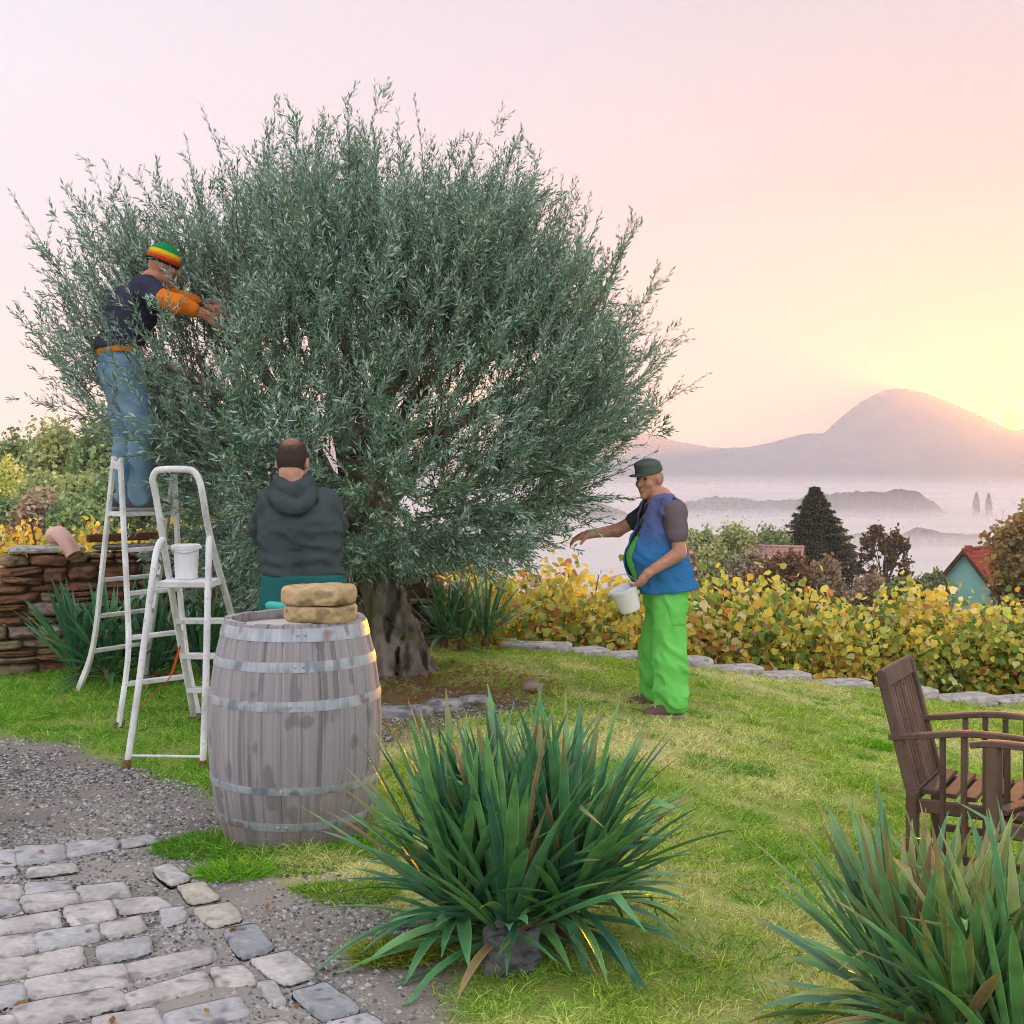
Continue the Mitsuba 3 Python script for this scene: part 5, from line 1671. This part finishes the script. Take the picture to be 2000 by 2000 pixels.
def skin_mesh(prims, k=0.02, h=0.012, cuts=(), **kw):
    """A surface round the primitives, its grid just large enough for them."""
    pts, rad = [], 0
    for p in prims:
        q = p[:-1] if isinstance(p[-1], dict) else p
        if len(q) == 4:
            pts += [np.array(q[0], float), np.array(q[1], float)]
            rad = max(rad, q[2], q[3])
        else:
            rr = np.max(q[1])
            pts += [np.array(q[0]) - rr, np.array(q[0]) + rr]
    pts = np.array(pts)
    lo, hi = pts.min(0) - rad - 0.05, pts.max(0) + rad + 0.05
    return nets(lambda P: body_sdf(P, prims, k, **kw), lo, hi, h)


def head_prims(c, f, r, u, s=1.0):
    c = np.asarray(c, float)

    def q(a, b, e):
        return c + s * (r * a + f * b + u * e)
    rot = np.stack([r, f, u])
    out = [(q(0, -0.008, 0.030), np.array([0.076, 0.096, 0.100]) * s, rot), (q(0, 0.026, -0.050), np.array([0.057, 0.066, 0.062]) * s, rot),
           (q(0, 0.084, 0.022), q(0, 0.112, -0.018), 0.010 * s, 0.0165 * s, {'k': 0.012}), (q(0, 0.076, 0.040), np.array([0.052, 0.020, 0.014]) * s, rot),
           (q(0, 0.072, -0.098), q(0, 0.07, -0.095), 0.023 * s, 0.023 * s), (q(0, 0.088, -0.056), np.array([0.025, 0.012, 0.010]) * s, rot, {'k': 0.008})]
    for m in (-1, 1):
        out.append((q(m * 0.036, 0.062, -0.018), np.array([0.030, 0.026, 0.026]) * s, rot))
        out.append((q(m * 0.078, -0.006, 0.0), np.array([0.011, 0.020, 0.033]) * s, rot, {'k': 0.006}))
    return out


def hand_prims(wrist, aim, palm_n, curl, s=1.0, spread=0.10):
    """Palm, four fingers of different lengths and a thumb leaving the palm's side; aim = wrist to knuckles, palm_n = where the palm faces."""
    a = unit(aim)
    n = unit(palm_n - a * (palm_n @ a))
    side = np.cross(a, n)
    w = np.asarray(wrist, float)
    out = [(w, w + a * 0.045 * s, 0.028 * s, 0.030 * s), (w + a * 0.05 * s + side * 0.018 * s, w + a * 0.085 * s + side * 0.026 * s, 0.022 * s, 0.016 * s), (w + a * 0.05 * s - side * 0.018 * s, w + a * 0.085 * s - side * 0.026 * s, 0.022 * s, 0.016 * s)]
    for i, (o, ln) in enumerate(((-0.030, 0.062), (-0.010, 0.076), (0.010, 0.080), (0.030, 0.070))):
        p = w + a * 0.088 * s + side * o * s
        d = unit(a + side * o * spread * 20)
        ang = 0.0
        for j, part in enumerate((0.45, 0.31, 0.24)):
            ang += curl * (0.75 if j == 0 else 1.0)
            dd = d * math.cos(ang) + n * math.sin(ang)
            q = p + dd * ln * part * s
            out.append((p, q, (0.0105 - 0.001 * j) * s, (0.0095 - 0.001 * j) * s, {'k': 0.004}))
            p = q
    t0 = w + a * 0.028 * s + side * 0.028 * s
    t1 = t0 + unit(a * 0.6 + side * 0.7 + n * 0.35) * 0.042 * s
    t2 = t1 + unit(a * 0.85 + side * 0.15 + n * 0.6) * 0.034 * s
    out += [(t0, t1, 0.016 * s, 0.012 * s, {'k': 0.01}), (t1, t2, 0.0115 * s, 0.0095 * s, {'k': 0.004})]
    return out


def shoe(ankle, fwd, tag_key, color, sole):
    """A low shoe with a rounded toe and a paler sole."""
    f = unit(np.array([fwd[0], fwd[1], 0.0]))
    a = np.asarray(ankle, float)
    z = a[2]
    b = a + [0, 0, 0]
    up = np.array([0, 0, 1.0])
    prims = [(b - f * 0.055 + up * 0.045, b + f * 0.06 + up * 0.05, 0.044, 0.045), (b + f * 0.06 + up * 0.045, b + f * 0.165 + up * 0.032, 0.044, 0.032), (b - f * 0.01 + up * 0.075, b + f * 0.01 + up * 0.09, 0.045, 0.042)]
    V, Q = skin_mesh(prims, 0.03, 0.009, cut=lambda P: z + 0.016 - P[:, 2])
    key = put('shoe', (V, Q), 'matte', tag_key, smooth=True, color=color)
    prims = [(b - f * 0.055 + up * 0.01, b + f * 0.06 + up * 0.01, 0.048, 0.049), (b + f * 0.06 + up * 0.01, b + f * 0.17 + up * 0.01, 0.049, 0.034)]
    V, Q = skin_mesh(prims, 0.02, 0.008, cut=lambda P: np.maximum(z - P[:, 2], P[:, 2] - z - 0.024))
    put('sole', (V, Q), 'matte', key, smooth=False, color=sole)
    lace = MB()
    for t in (0.05, 0.08, 0.11):
        c = b + f * t + up * (0.094 - 0.25 * (t - 0.05))
        sd = np.cross(f, up) * 0.026
        lace.add(*tube(spline([c - sd - up * 0.006, c + up * 0.004, c + sd - up * 0.006], 6), 0.004, 5))
    put('lace', lace, 'matte', key, color=(0.7, 0.68, 0.66))
    return key


# ---- the man in the blue vest and green trousers, at the right of the tree
PA = numbered('person')
tag(PA, 'person in blue vest and bright green trousers reaching into the tree with a white bucket', 'person')
dA = 9.2
f, r, u = frame([-0.68, -0.72, -0.12])
hc = at(1268, 938, dA)
neck = at(1290, 976, dA + 0.02)
sN, sF = at(1318, 998, 9.03), at(1268, 1001, 9.37)
eN, wN = at(1327, 1080, 8.97), at(1264, 1120, 8.90)
eF, wF = at(1206, 1036, 9.40), at(1152, 1043, 9.32)
hipN, hipF = at(1307, 1170, 9.12), at(1292, 1165, 9.32)
kN, kF = at(1309, 1285, 9.08), at(1281, 1270, 9.36)
aN, aF = at(1312, 1394, 9.06), at(1281, 1374, 9.40)
aN[2] = float(gz(aN[0], aN[1])) + 0.09
aF[2] = float(gz(aF[0], aF[1])) + 0.09
belly, chest = at(1285, 1090, dA), at(1292, 1030, dA)
head = head_prims(hc, f, r, u, 1.02)
near_hand = hand_prims(wN, np.array([-0.50, 0.10, -0.70]), np.array([-0.75, 0.35, -0.3]), 0.62)
far_hand = hand_prims(wF, np.array([-0.95, 0.05, -0.28]), np.array([0.1, 0.2, -1.0]), 0.35)
prims = head + [(hc - u * 0.06 - f * 0.02, neck, 0.062, 0.070), (neck, chest, 0.09, 0.12), (chest, belly, 0.13, 0.13), (sN, sF, 0.06, 0.06), (sN, eN, 0.054, 0.045), (eN, wN, 0.049, 0.030),
                (sF, eF, 0.052, 0.044), (eF, wF, 0.047, 0.029), (belly, (hipN + hipF) / 2, 0.12, 0.11), (hipN, kN, 0.08, 0.06), (kN, aN, 0.055, 0.04), (hipF, kF, 0.08, 0.06), (kF, aF, 0.055, 0.04)] + near_hand + far_hand
V, Q = skin_mesh(prims, 0.018, 0.0095)
scene[PA] = mikit.ply((V, Q), 'skin', smooth=True, uv=pack(np.broadcast_to(SKIN * [1.05, 0.92, 0.88], V.shape)))
eye_rot = np.stack([r, f, u])
for m in (-1, 1):
    v, q = stone(rng, 0.011, 0.006, 0.008, sub=1, rough=0, box=2)
    put('eye', (v @ eye_rot + hc + r * m * 0.032 + f * 0.0865 + u * 0.020, q), 'satin', PA, smooth=True, color=(0.03, 0.02, 0.02))
    v, q = stone(rng, 0.018, 0.006, 0.0045, sub=1, rough=0.2, box=2)
    put('eyebrow', (v @ eye_rot + hc + r * m * 0.033 + f * 0.0925 + u * 0.044, q), 'matte', PA, smooth=True, color=(0.16, 0.12, 0.10))
# cap with a stiff brim
top = [(hc + u * 0.062 - f * 0.004, np.array([0.087, 0.110, 0.080]), eye_rot), (hc + u * 0.112 + f * 0.012, np.array([0.080, 0.100, 0.034]), eye_rot)]
V, Q = skin_mesh(top, 0.03, 0.008, fold=0.003, cut=lambda P: 0.048 - (P - hc) @ u - 0.10 * ((P - hc) @ f))
ck = put('cap', (V, Q), 'matte', PA, smooth=True, color=(0.105, 0.125, 0.115))
V, Q = skin_mesh([(hc + u * 0.048 + f * 0.105, np.array([0.072, 0.075, 0.010]), eye_rot)], 0.01, 0.006, cut=lambda P: 0.09 - (P - hc) @ f)
put('brim', (V, Q), 'matte', ck, smooth=True, color=(0.075, 0.095, 0.09))
V, Q = skin_mesh([(hc + u * 0.01 - f * 0.03, np.array([0.080, 0.085, 0.075]), eye_rot)], 0.01, 0.007, cut=lambda P: np.maximum((P - hc) @ u - 0.07, (P - hc) @ f - 0.0 + 0 * P[:, 0]))
put('hair', (V, Q), 'matte', PA, smooth=True, color=(0.30, 0.26, 0.24))
# t-shirt with short sleeves
fa = unit(np.array([-0.88, -0.47, 0.0]))
ra = np.cross(fa, [0, 0, 1.0])
torso = [(neck - np.array([0, 0, 0.06]), chest, 0.105, 0.135), (sN * 0.93 + sF * 0.07, sF * 0.93 + sN * 0.07, 0.085, 0.082), (chest + fa * 0.02, belly + fa * 0.05, 0.135, 0.148), (belly + fa * 0.045, (hipN + hipF) / 2 + [0, 0, 0.05], 0.148, 0.13)]
sleeves = [(sN, sN * 0.45 + eN * 0.55, 0.078, 0.076), (sF, sF * 0.55 + eF * 0.45, 0.075, 0.068)]
V, Q = skin_mesh(torso + sleeves, 0.045, 0.011, fold=0.004, crease=0.006, cut=lambda P: 0.052 - np.linalg.norm(P - hc - np.array([0.02, 0, -0.115]), axis=1))
shade = np.where((np.linalg.norm(V - (sN * 0.6 + eN * 0.4), axis=1) < 0.19)[:, None], np.array([0.17, 0.13, 0.155]), np.array([0.045, 0.05, 0.065]))
stripe = ((np.sin((V - chest) @ ra * 70 + (V[:, 2]) * 55) > 0.75) & ((V - chest) @ fa > 0.05) & (np.linalg.norm(V - (sN * 0.6 + eN * 0.4), axis=1) > 0.2) & (np.linalg.norm(V - (sF * 0.6 + eF * 0.4), axis=1) > 0.19))[:, None]
put('shirt', (V, Q), 'cloth_vc', PA, smooth=True, color=np.where(stripe, np.array([0.32, 0.33, 0.30]), shade))
# overalls: bib, straps and wide legs
ov = [(chest + fa * 0.04 - [0, 0, 0.05], belly + fa * 0.055, 0.128, 0.162), (belly + fa * 0.05, (hipN + hipF) / 2 + [0, 0, 0.02], 0.162, 0.145)]
V, Q = skin_mesh(ov, 0.04, 0.012, fold=0.006, cut=lambda P: np.maximum(P[:, 2] - at(0, 1046, dA)[2], 0.05 - (P - chest) @ fa + np.clip(at(0, 1110, dA)[2] - P[:, 2], -9, 0) * -0.0))
GREEN = np.array([0.19, 0.66, 0.14])
put('overall_bib', (V, Q), 'matte', PA, smooth=True, color=GREEN)
hem = np.array([0, 0, 0.02])
legs = [((hipN + hipF) / 2 + [0, 0, 0.10], (hipN + hipF) / 2, 0.155, 0.15), (hipN, kN, 0.128, 0.112), (kN, aN + hem, 0.112, 0.104), (hipF, kF, 0.122, 0.108), (kF, aF + hem, 0.108, 0.098)]


def trouser_cut(zlo):
    return lambda P: zlo - P[:, 2]


def leg_fold(P, zs, amp, seed):
    w = np.exp(-((P[:, 2] - zs) / 0.16) ** 2)
    return amp * w * np.sin(P[:, 2] * 75 + 14 * meshkit.noise(P * 7 + seed, seed) + 20 * P[:, 0])


lo, hi = np.min([kN, kF, aN, aF, hipN, hipF], 0) - 0.2, np.max([kN, kF, aN, aF, hipN, hipF], 0) + 0.24


def creased(P):
    n1 = meshkit.noise(P * np.array([9, 9, 7.0]) + P[:, 2:3] * np.array([3.0, 0, 0]) + 4, 8)
    n2 = meshkit.noise(P * np.array([15, 15, 13.0]) + P[:, 0:1] * np.array([0, 0, 9.0]) + 9, 9)
    near_hem = np.exp(-((P[:, 2] - aN[2] - 0.06) / 0.14) ** 2) + 0.7 * np.exp(-((P[:, 2] - kN[2]) / 0.13) ** 2) + 0.5 * np.exp(-((P[:, 2] - hipN[2]) / 0.12) ** 2) + 0.25
    return body_sdf(P, legs, 0.02, 0.010, (7, 7, 3), 3) - near_hem * (0.022 * (1 - np.abs(2 * n1 - 1) * 2.2).clip(-0.5, 1) + 0.009 * (1 - np.abs(2 * n2 - 1) * 2.2).clip(-0.5, 1)) + 0.008


V, Q = nets(lambda P: np.maximum(creased(P), np.where(P[:, 1] < 9.22, aN[2], aF[2]) - 0.055 - P[:, 2]), lo, hi, 0.012)
tk = put('trousers', (V, Q), 'matte', PA, smooth=True, color=GREEN)
pc_ = at(1322, 1200, 9.0)
V, Q = nets(lambda P: np.maximum(creased(P) - 0.006, np.maximum(np.abs((P - pc_)[:, 0] + 0.25 * (P - pc_)[:, 2]) - 0.055, np.maximum(np.abs((P - pc_)[:, 2]) - 0.075, P[:, 1] - 9.1))), pc_ - [0.12, 0.2, 0.12], pc_ + [0.12, 0.15, 0.12], 0.009)
put('pocket', (V, Q), 'matte', tk, smooth=True, color=GREEN * 0.92)
# the open vest, violet at the shoulders and blue below
vest = [(neck - np.array([0, 0, 0.05]), chest, 0.125, 0.16), (sN * 0.9 + sF * 0.1, sF * 0.9 + sN * 0.1, 0.100, 0.098), (chest + fa * 0.01, belly + fa * 0.025, 0.165, 0.198), (belly + fa * 0.02, at(1314, 1190, dA), 0.198, 0.232)]


def vest_cut(P):
    q = P - chest
    x, y = q @ fa, q @ ra
    op = 0.066 - np.abs(y - 0.045) - np.clip(0.06 - x, 0, 9)                       # the open front
    arm = 0.094 - np.minimum(np.linalg.norm(P - (sN * 0.72 + eN * 0.28) - [0, -0.015, 0], axis=1), np.linalg.norm(P - (sF * 0.72 + eF * 0.28), axis=1))
    hemz = at(0, 1152, dA)[2] - P[:, 2] + 0.10 * np.clip(-x, -0.2, 0.3)
    colr = 0.072 - np.linalg.norm((P - hc - u * -0.09) * [1, 1, 0.9], axis=1)
    return np.maximum(np.maximum(op * 0.7, arm), np.maximum(hemz, colr))


def vest_sdf(P):
    d = body_sdf(P, vest, 0.05, 0.008, (10, 10, 4), 6, crease=0.010)
    return np.maximum(np.maximum(d, -(d + 0.016)), vest_cut(P))


lo, hi = np.min([sN, sF, belly], 0) - 0.32, np.max([sN, sF, neck], 0) + 0.2
lo[2] = at(0, 1165, dA)[2] - 0.05
V, Q = nets(vest_sdf, lo, hi, 0.0105)
tz = sst(at(0, 1085, dA)[2], at(0, 990, dA)[2], V[:, 2])[:, None]
put('vest', (V, Q), 'cloth_vc', PA, smooth=True, color=np.array([0.045, 0.19, 0.45]) * (1 - tz) + np.array([0.14, 0.145, 0.34]) * tz)
for a, fw in ((aN, [-0.97, -0.2, 0]), (aF, [-0.98, -0.15, 0])):
    shoe(np.array([a[0] - 0.01, a[1], a[2] - 0.09]), np.array(fw), PA, (0.20, 0.115, 0.10), (0.42, 0.36, 0.33))
# his bucket, tipped towards the tree
ax = unit(np.array([-0.34, -0.16, 0.92]))
sx_ = unit(np.cross([0, 1.0, 0.2], ax))
rot = np.stack([sx_, np.cross(ax, sx_), ax], 1)
bucket('white bucket held tilted in the hand of the man in green trousers', at(1232, 1192, 8.98), 0.070, 0.092, 0.165, rot=rot, handle=1.9)

# ---- the man in the dark hooded top, seen from behind
PB = numbered('person')
tag(PB, 'person seen from behind in a dark grey hooded top, standing between barrel and tree', 'person')
dB = 6.78
f, r, u = frame([0.06, 1.0, -0.30])
hc = at(571, 906, dB)
neck = at(571, 952, dB - 0.02)
sL, sR = at(527, 986, dB), at(633, 986, dB)
eL, eR = at(513, 1036, dB + 0.20), at(652, 1030, dB + 0.20)
wL, wR = at(536, 1024, dB + 0.46), at(628, 1012, dB + 0.46)
chest, waist = at(585, 1035, dB - 0.01), at(592, 1110, dB)
hipL, hipR = at(557, 1165, dB), at(631, 1165, dB)
g0 = float(gz(hipL[0], dB))
kL, kR = np.array([hipL[0] - 0.02, dB + 0.03, g0 + 0.48]), np.array([hipR[0] + 0.02, dB + 0.02, g0 + 0.48])
aL, aR = np.array([hipL[0] - 0.04, dB - 0.02, g0 + 0.09]), np.array([hipR[0] + 0.04, dB, g0 + 0.09])
head = head_prims(hc, f, r, u, 0.98)
prims = head + [(hc - u * 0.06 - f * 0.02, neck, 0.060, 0.066), (neck, chest, 0.08, 0.12), (chest + [0.06, 0, 0], chest - [0.06, 0, 0], 0.08, 0.08), (chest, waist + [0, 0.03, 0], 0.07, 0.05), (sL, sR, 0.06, 0.06), (sL, eL, 0.05, 0.043), (eL, wL, 0.046, 0.030), (sR, eR, 0.05, 0.043), (eR, wR, 0.046, 0.030),
                (waist + [0, 0.03, 0], (hipL + hipR) / 2 + [0, 0.03, 0], 0.05, 0.05), (hipL, kL, 0.085, 0.06), (kL, aL, 0.055, 0.04), (hipR, kR, 0.085, 0.06), (kR, aR, 0.055, 0.04)]
prims += hand_prims(wL, np.array([0.35, 0.9, 0.2]), np.array([0.6, -0.2, -0.5]), 0.45) + hand_prims(wR, np.array([-0.35, 0.9, 0.25]), np.array([-0.6, -0.2, -0.5]), 0.45)
V, Q = skin_mesh(prims, 0.018, 0.009)
scene[PB] = mikit.ply((V, Q), 'skin', smooth=True, uv=pack(np.broadcast_to(SKIN * [1.0, 0.92, 0.9], V.shape)))
rot = np.stack([r, f, u])


def hair_cut(P):
    q = P - hc
    x, y, z = q @ r, q @ f, q @ u
    nape = -0.074 - z + np.clip(y + 0.03, 0, 1) * 0.9 + 0.02 * (meshkit.noise(P * 60) - 0.5)               # up over the ears and forehead
    bald = 0.012 - np.linalg.norm((q - u * 0.112 - f * -0.068 - r * 0.004) * 1.0, axis=1)
    ear = 0.030 - np.minimum(np.linalg.norm(q - r * 0.078, axis=1), np.linalg.norm(q + r * 0.078, axis=1))
    return np.maximum(np.maximum(nape, bald), ear)


V, Q = skin_mesh([(hc + u * 0.029 - f * 0.010, np.array([0.080, 0.099, 0.103]), rot)], 0.01, 0.0065, fold=0.0022, fscale=(50, 50, 50), cut=hair_cut)
thin = 0.75 * sst(0.070, 0.022, np.linalg.norm(V - (hc + u * 0.105 - f * 0.075), axis=1) + 0.03 * (meshkit.noise(V * 90) - 0.5))[:, None]
strand = (0.7 + 0.6 * meshkit.fbm(V * np.array([160, 160, 60.0]), 2))[:, None]
put('hair', (V, Q), 'cloth_vc', PB, smooth=True, color=np.array([0.060, 0.042, 0.038]) * strand * (1 - thin) + SKIN * 0.75 * thin)
hood = spline([at(540, 948, dB + 0.02), at(541, 968, dB - 0.10), at(553, 986, dB - 0.15), at(573, 990, dB - 0.16), at(594, 986, dB - 0.15), at(606, 968, dB - 0.10), at(607, 948, dB + 0.02)], 13)
inner = spline([at(544, 932, dB + 0.02), at(547, 945, dB - 0.08), at(559, 953, dB - 0.108), at(573, 956, dB - 0.115), at(587, 953, dB - 0.108), at(599, 945, dB - 0.08), at(602, 932, dB + 0.02)], 13)
top = [(neck - [0, 0, 0.05], chest + [0, 0, 0.04], 0.11, 0.15), (chest + [0.085, 0, 0.03], waist + [0.085, 0, 0], 0.125, 0.118), (chest + [-0.085, 0, 0.03], waist + [-0.085, 0, 0], 0.125, 0.118), (sL, sR, 0.074, 0.074),
       (sL, eL, 0.072, 0.062), (eL, wL * 0.92 + eL * 0.08, 0.066, 0.046), (sR, eR, 0.072, 0.062), (eR, wR * 0.92 + eR * 0.08, 0.066, 0.046)]


def hood_sdf(P):
    d = body_sdf(P, top, 0.035, 0.010, (6, 6, 9), 9, crease=0.013)
    w = np.exp(-((P[:, 2] - waist[2] - 0.02) / 0.09) ** 2)
    d = d + 0.006 * w * np.sin(P[:, 2] * 85 + 4 * meshkit.noise(P * 7, 4))
    return np.maximum(d, np.maximum(at(0, 1127, dB)[2] - P[:, 2] + 0.012 * np.sin(P[:, 0] * 14), 0.058 - np.linalg.norm(P - hc + u * 0.085, axis=1)))


lo, hi = np.min([eL, sL, waist], 0) - 0.2, np.max([eR, wR, neck], 0) + 0.16
V, Q = nets(hood_sdf, lo, hi, 0.0105)
put('hooded_top', (V, Q), 'matte', PB, smooth=True, color=(0.066, 0.082, 0.088))
hp = [(hood[i], hood[i + 1], 0.026 + 0.010 * math.sin(i / 12 * math.pi), 0.026 + 0.010 * math.sin((i + 1) / 12 * math.pi)) for i in range(12)] + [(inner[i], inner[i + 1], 0.026, 0.026) for i in range(12)] + [(at(566, 972, dB - 0.095), at(580, 972, dB - 0.095), 0.042, 0.042)]
V, Q = skin_mesh(hp, 0.024, 0.008, fold=0.009, fscale=(16, 16, 16))
put('hood', (V, Q), 'matte', PB, smooth=True, color=(0.062, 0.074, 0.082))
V, Q = skin_mesh([(waist + [0.075, 0, -0.03], hipR + [0, 0, -0.02], 0.132, 0.130), (waist + [-0.075, 0, -0.03], hipL + [0, 0, -0.02], 0.132, 0.130), (hipL, kL, 0.115, 0.085), (kL, aL, 0.085, 0.075), (hipR, kR, 0.115, 0.085), (kR, aR, 0.085, 0.075)],
                 0.02, 0.012, fold=0.006, cut=lambda P: np.maximum(P[:, 2] - at(0, 1120, dB)[2], g0 + 0.03 - P[:, 2]))
put('trousers', (V, Q), 'matte', PB, smooth=True, color=(0.030, 0.125, 0.130))
V, Q = skin_mesh([(at(526, 1182, dB - 0.13), at(552, 1184, dB - 0.15), 0.022, 0.022), (at(526, 1205, dB - 0.13), at(550, 1210, dB - 0.15), 0.02, 0.02)], 0.03, 0.009, fold=0.003)
put('pocket_cloth', (V, Q), 'matte', PB, smooth=True, color=(0.09, 0.50, 0.46))
for a in (aL, aR):
    shoe(np.array([a[0], a[1], a[2] - 0.09]), np.array([0.05, 1.0, 0]), PB, (0.05, 0.05, 0.05), (0.2, 0.2, 0.2))

# ---- the man on the ladder
PC = numbered('person')
tag(PC, 'person in striped knitted hat and blue jeans standing on the tall ladder', 'person')
dC = 8.96
f, r, u = frame([0.92, 0.20, -0.24])
hc = at(319, 524, dC - 0.02)
neck = at(298, 548, dC)
sN, sF = at(283, 566, dC - 0.18), at(288, 560, dC + 0.18)
eN, wN = at(350, 594, dC - 0.26), at(404, 616, dC - 0.20)
eF, wF = at(352, 586, dC + 0.22), at(410, 600, dC + 0.22)
chest, waist = at(262, 603, dC), at(232, 676, dC)
hipN, hipF = at(244, 722, dC - 0.09), at(227, 718, dC + 0.09)
kN, kF = at(277, 838, dC - 0.10), at(243, 836, dC + 0.08)
aN, aF = at(272, 985, dC - 0.09), at(247, 982, dC + 0.08)
pz = PLAT_Z + 0.016
aN[2] = aF[2] = pz + 0.09
head = head_prims(hc, f, r, u, 1.0)
prims = head + [(hc - u * 0.06 - f * 0.02, neck, 0.060, 0.068), (neck, chest, 0.08, 0.12), (chest, waist, 0.13, 0.12), (sN, sF, 0.06, 0.06), (sN, eN, 0.05, 0.044), (eN, wN, 0.047, 0.030), (sF, eF, 0.05, 0.044), (eF, wF, 0.047, 0.030),
                (waist, (hipN + hipF) / 2, 0.12, 0.115), (hipN, kN, 0.08, 0.058), (kN, aN, 0.054, 0.04), (hipF, kF, 0.08, 0.058), (kF, aF, 0.054, 0.04)]
prims += hand_prims(wN, np.array([0.8, 0.25, -0.55]), np.array([0.0, 0.8, -0.5]), 0.5) + hand_prims(wF, np.array([0.9, -0.1, -0.3]), np.array([0.0, -0.8, -0.5]), 0.5)
V, Q = skin_mesh(prims, 0.018, 0.009)
scene[PC] = mikit.ply((V, Q), 'skin', smooth=True, uv=pack(np.broadcast_to(SKIN * [1.08, 0.82, 0.75], V.shape)))
rot = np.stack([r, f, u])
for m in (-1, 1):
    v, q = stone(rng, 0.011, 0.006, 0.008, sub=1, rough=0, box=2)
    put('eye', (v @ rot + hc + r * m * 0.031 + f * 0.085 + u * 0.019, q), 'satin', PC, smooth=True, color=(0.03, 0.02, 0.02))
V, Q = skin_mesh([(hc + u * 0.048 - f * 0.012, np.array([0.092, 0.114, 0.105]), rot), (hc + u * 0.075 - f * 0.02, np.array([0.080, 0.098, 0.090]), rot)], 0.03, 0.0065, fold=0.002, fscale=(40, 40, 40), cut=lambda P: 0.022 - (P - hc) @ u - 0.10 * ((P - hc) @ f))
hu = (V - hc) @ u + 0.10 * ((V - hc) @ f)
bands = [(0.040, (0.025, 0.02, 0.02)), (0.064, (0.62, 0.05, 0.02)), (0.082, (0.75, 0.22, 0.02)), (0.106, (0.82, 0.52, 0.03)), (9, (0.02, 0.26, 0.085))]
hcol = np.zeros((len(V), 3))
done = np.zeros(len(V), bool)
for lim_, c in bands:
    m = (hu < lim_) & ~done
    hcol[m] = c
    done |= m
put('knitted_hat', (V, Q), 'cloth_vc', PC, smooth=True, color=hcol)
jk = [(neck - u * 0.01 - [0.02, 0, 0.04], chest, 0.10, 0.158), (chest, waist, 0.160, 0.142), (sN * 0.9 + sF * 0.1, sF * 0.9 + sN * 0.1, 0.088, 0.088), (sN, sN * 0.62 + eN * 0.38, 0.085, 0.074), (sF, sF * 0.6 + eF * 0.4, 0.085, 0.074), (waist, waist * 0.55 + (hipN + hipF) * 0.225, 0.148, 0.150)]
wa = unit(waist - (hipN + hipF) / 2)
V, Q = skin_mesh(jk, 0.04, 0.0105, fold=0.006, crease=0.011, cut=lambda P: np.maximum(-0.012 - (P - waist) @ wa, 0.058 - np.linalg.norm(P - hc + u * 0.085, axis=1)))
put('jacket', (V, Q), 'matte', PC, smooth=True, color=(0.052, 0.050, 0.085))
V, Q = skin_mesh([(waist + wa * 0.03, waist - wa * 0.045, 0.142, 0.146)], 0.02, 0.011, fold=0.005, cut=lambda P: np.maximum(-0.052 - (P - waist) @ wa, (P - waist) @ wa - 0.02))
put('jumper', (V, Q), 'matte', PC, smooth=True, color=(0.72, 0.20, 0.03))
V, Q = skin_mesh([(sN * 0.70 + eN * 0.30, eN, 0.066, 0.062), (eN, wN * 0.45 + eN * 0.55, 0.062, 0.052)], 0.02, 0.010, fold=0.004, crease=0.008)
put('sleeve', (V, Q), 'matte', PC, smooth=True, color=(0.72, 0.20, 0.03))
V, Q = skin_mesh([(sF * 0.70 + eF * 0.30, eF, 0.066, 0.062), (eF, wF * 0.45 + eF * 0.55, 0.062, 0.052)], 0.02, 0.010, fold=0.004, crease=0.008)
put('sleeve', (V, Q), 'matte', PC, smooth=True, color=(0.72, 0.20, 0.03))
jl = [(waist - wa * 0.01, (hipN + hipF) / 2, 0.138, 0.135), (hipN, kN, 0.118, 0.086), (kN, aN, 0.085, 0.072), (hipF, kF, 0.115, 0.084), (kF, aF, 0.084, 0.072)]
V, Q = skin_mesh(jl, 0.022, 0.0105, fold=0.005, fscale=(9, 9, 6), crease=0.012, cut=lambda P: np.maximum((P - waist) @ wa + 0.02, pz + 0.03 - P[:, 2]))
jn = meshkit.fbm(V * 7, 3, 5)[:, None]
put('jeans', (V, Q), 'cloth_vc', PC, smooth=True, color=np.array([0.10, 0.19, 0.31]) * (1 - jn) + np.array([0.27, 0.40, 0.52]) * jn)
for a in (aN, aF):
    shoe(np.array([a[0], a[1], pz]), np.array([0.9, 0.25, 0]), PC, (0.10, 0.09, 0.09), (0.3, 0.3, 0.3))
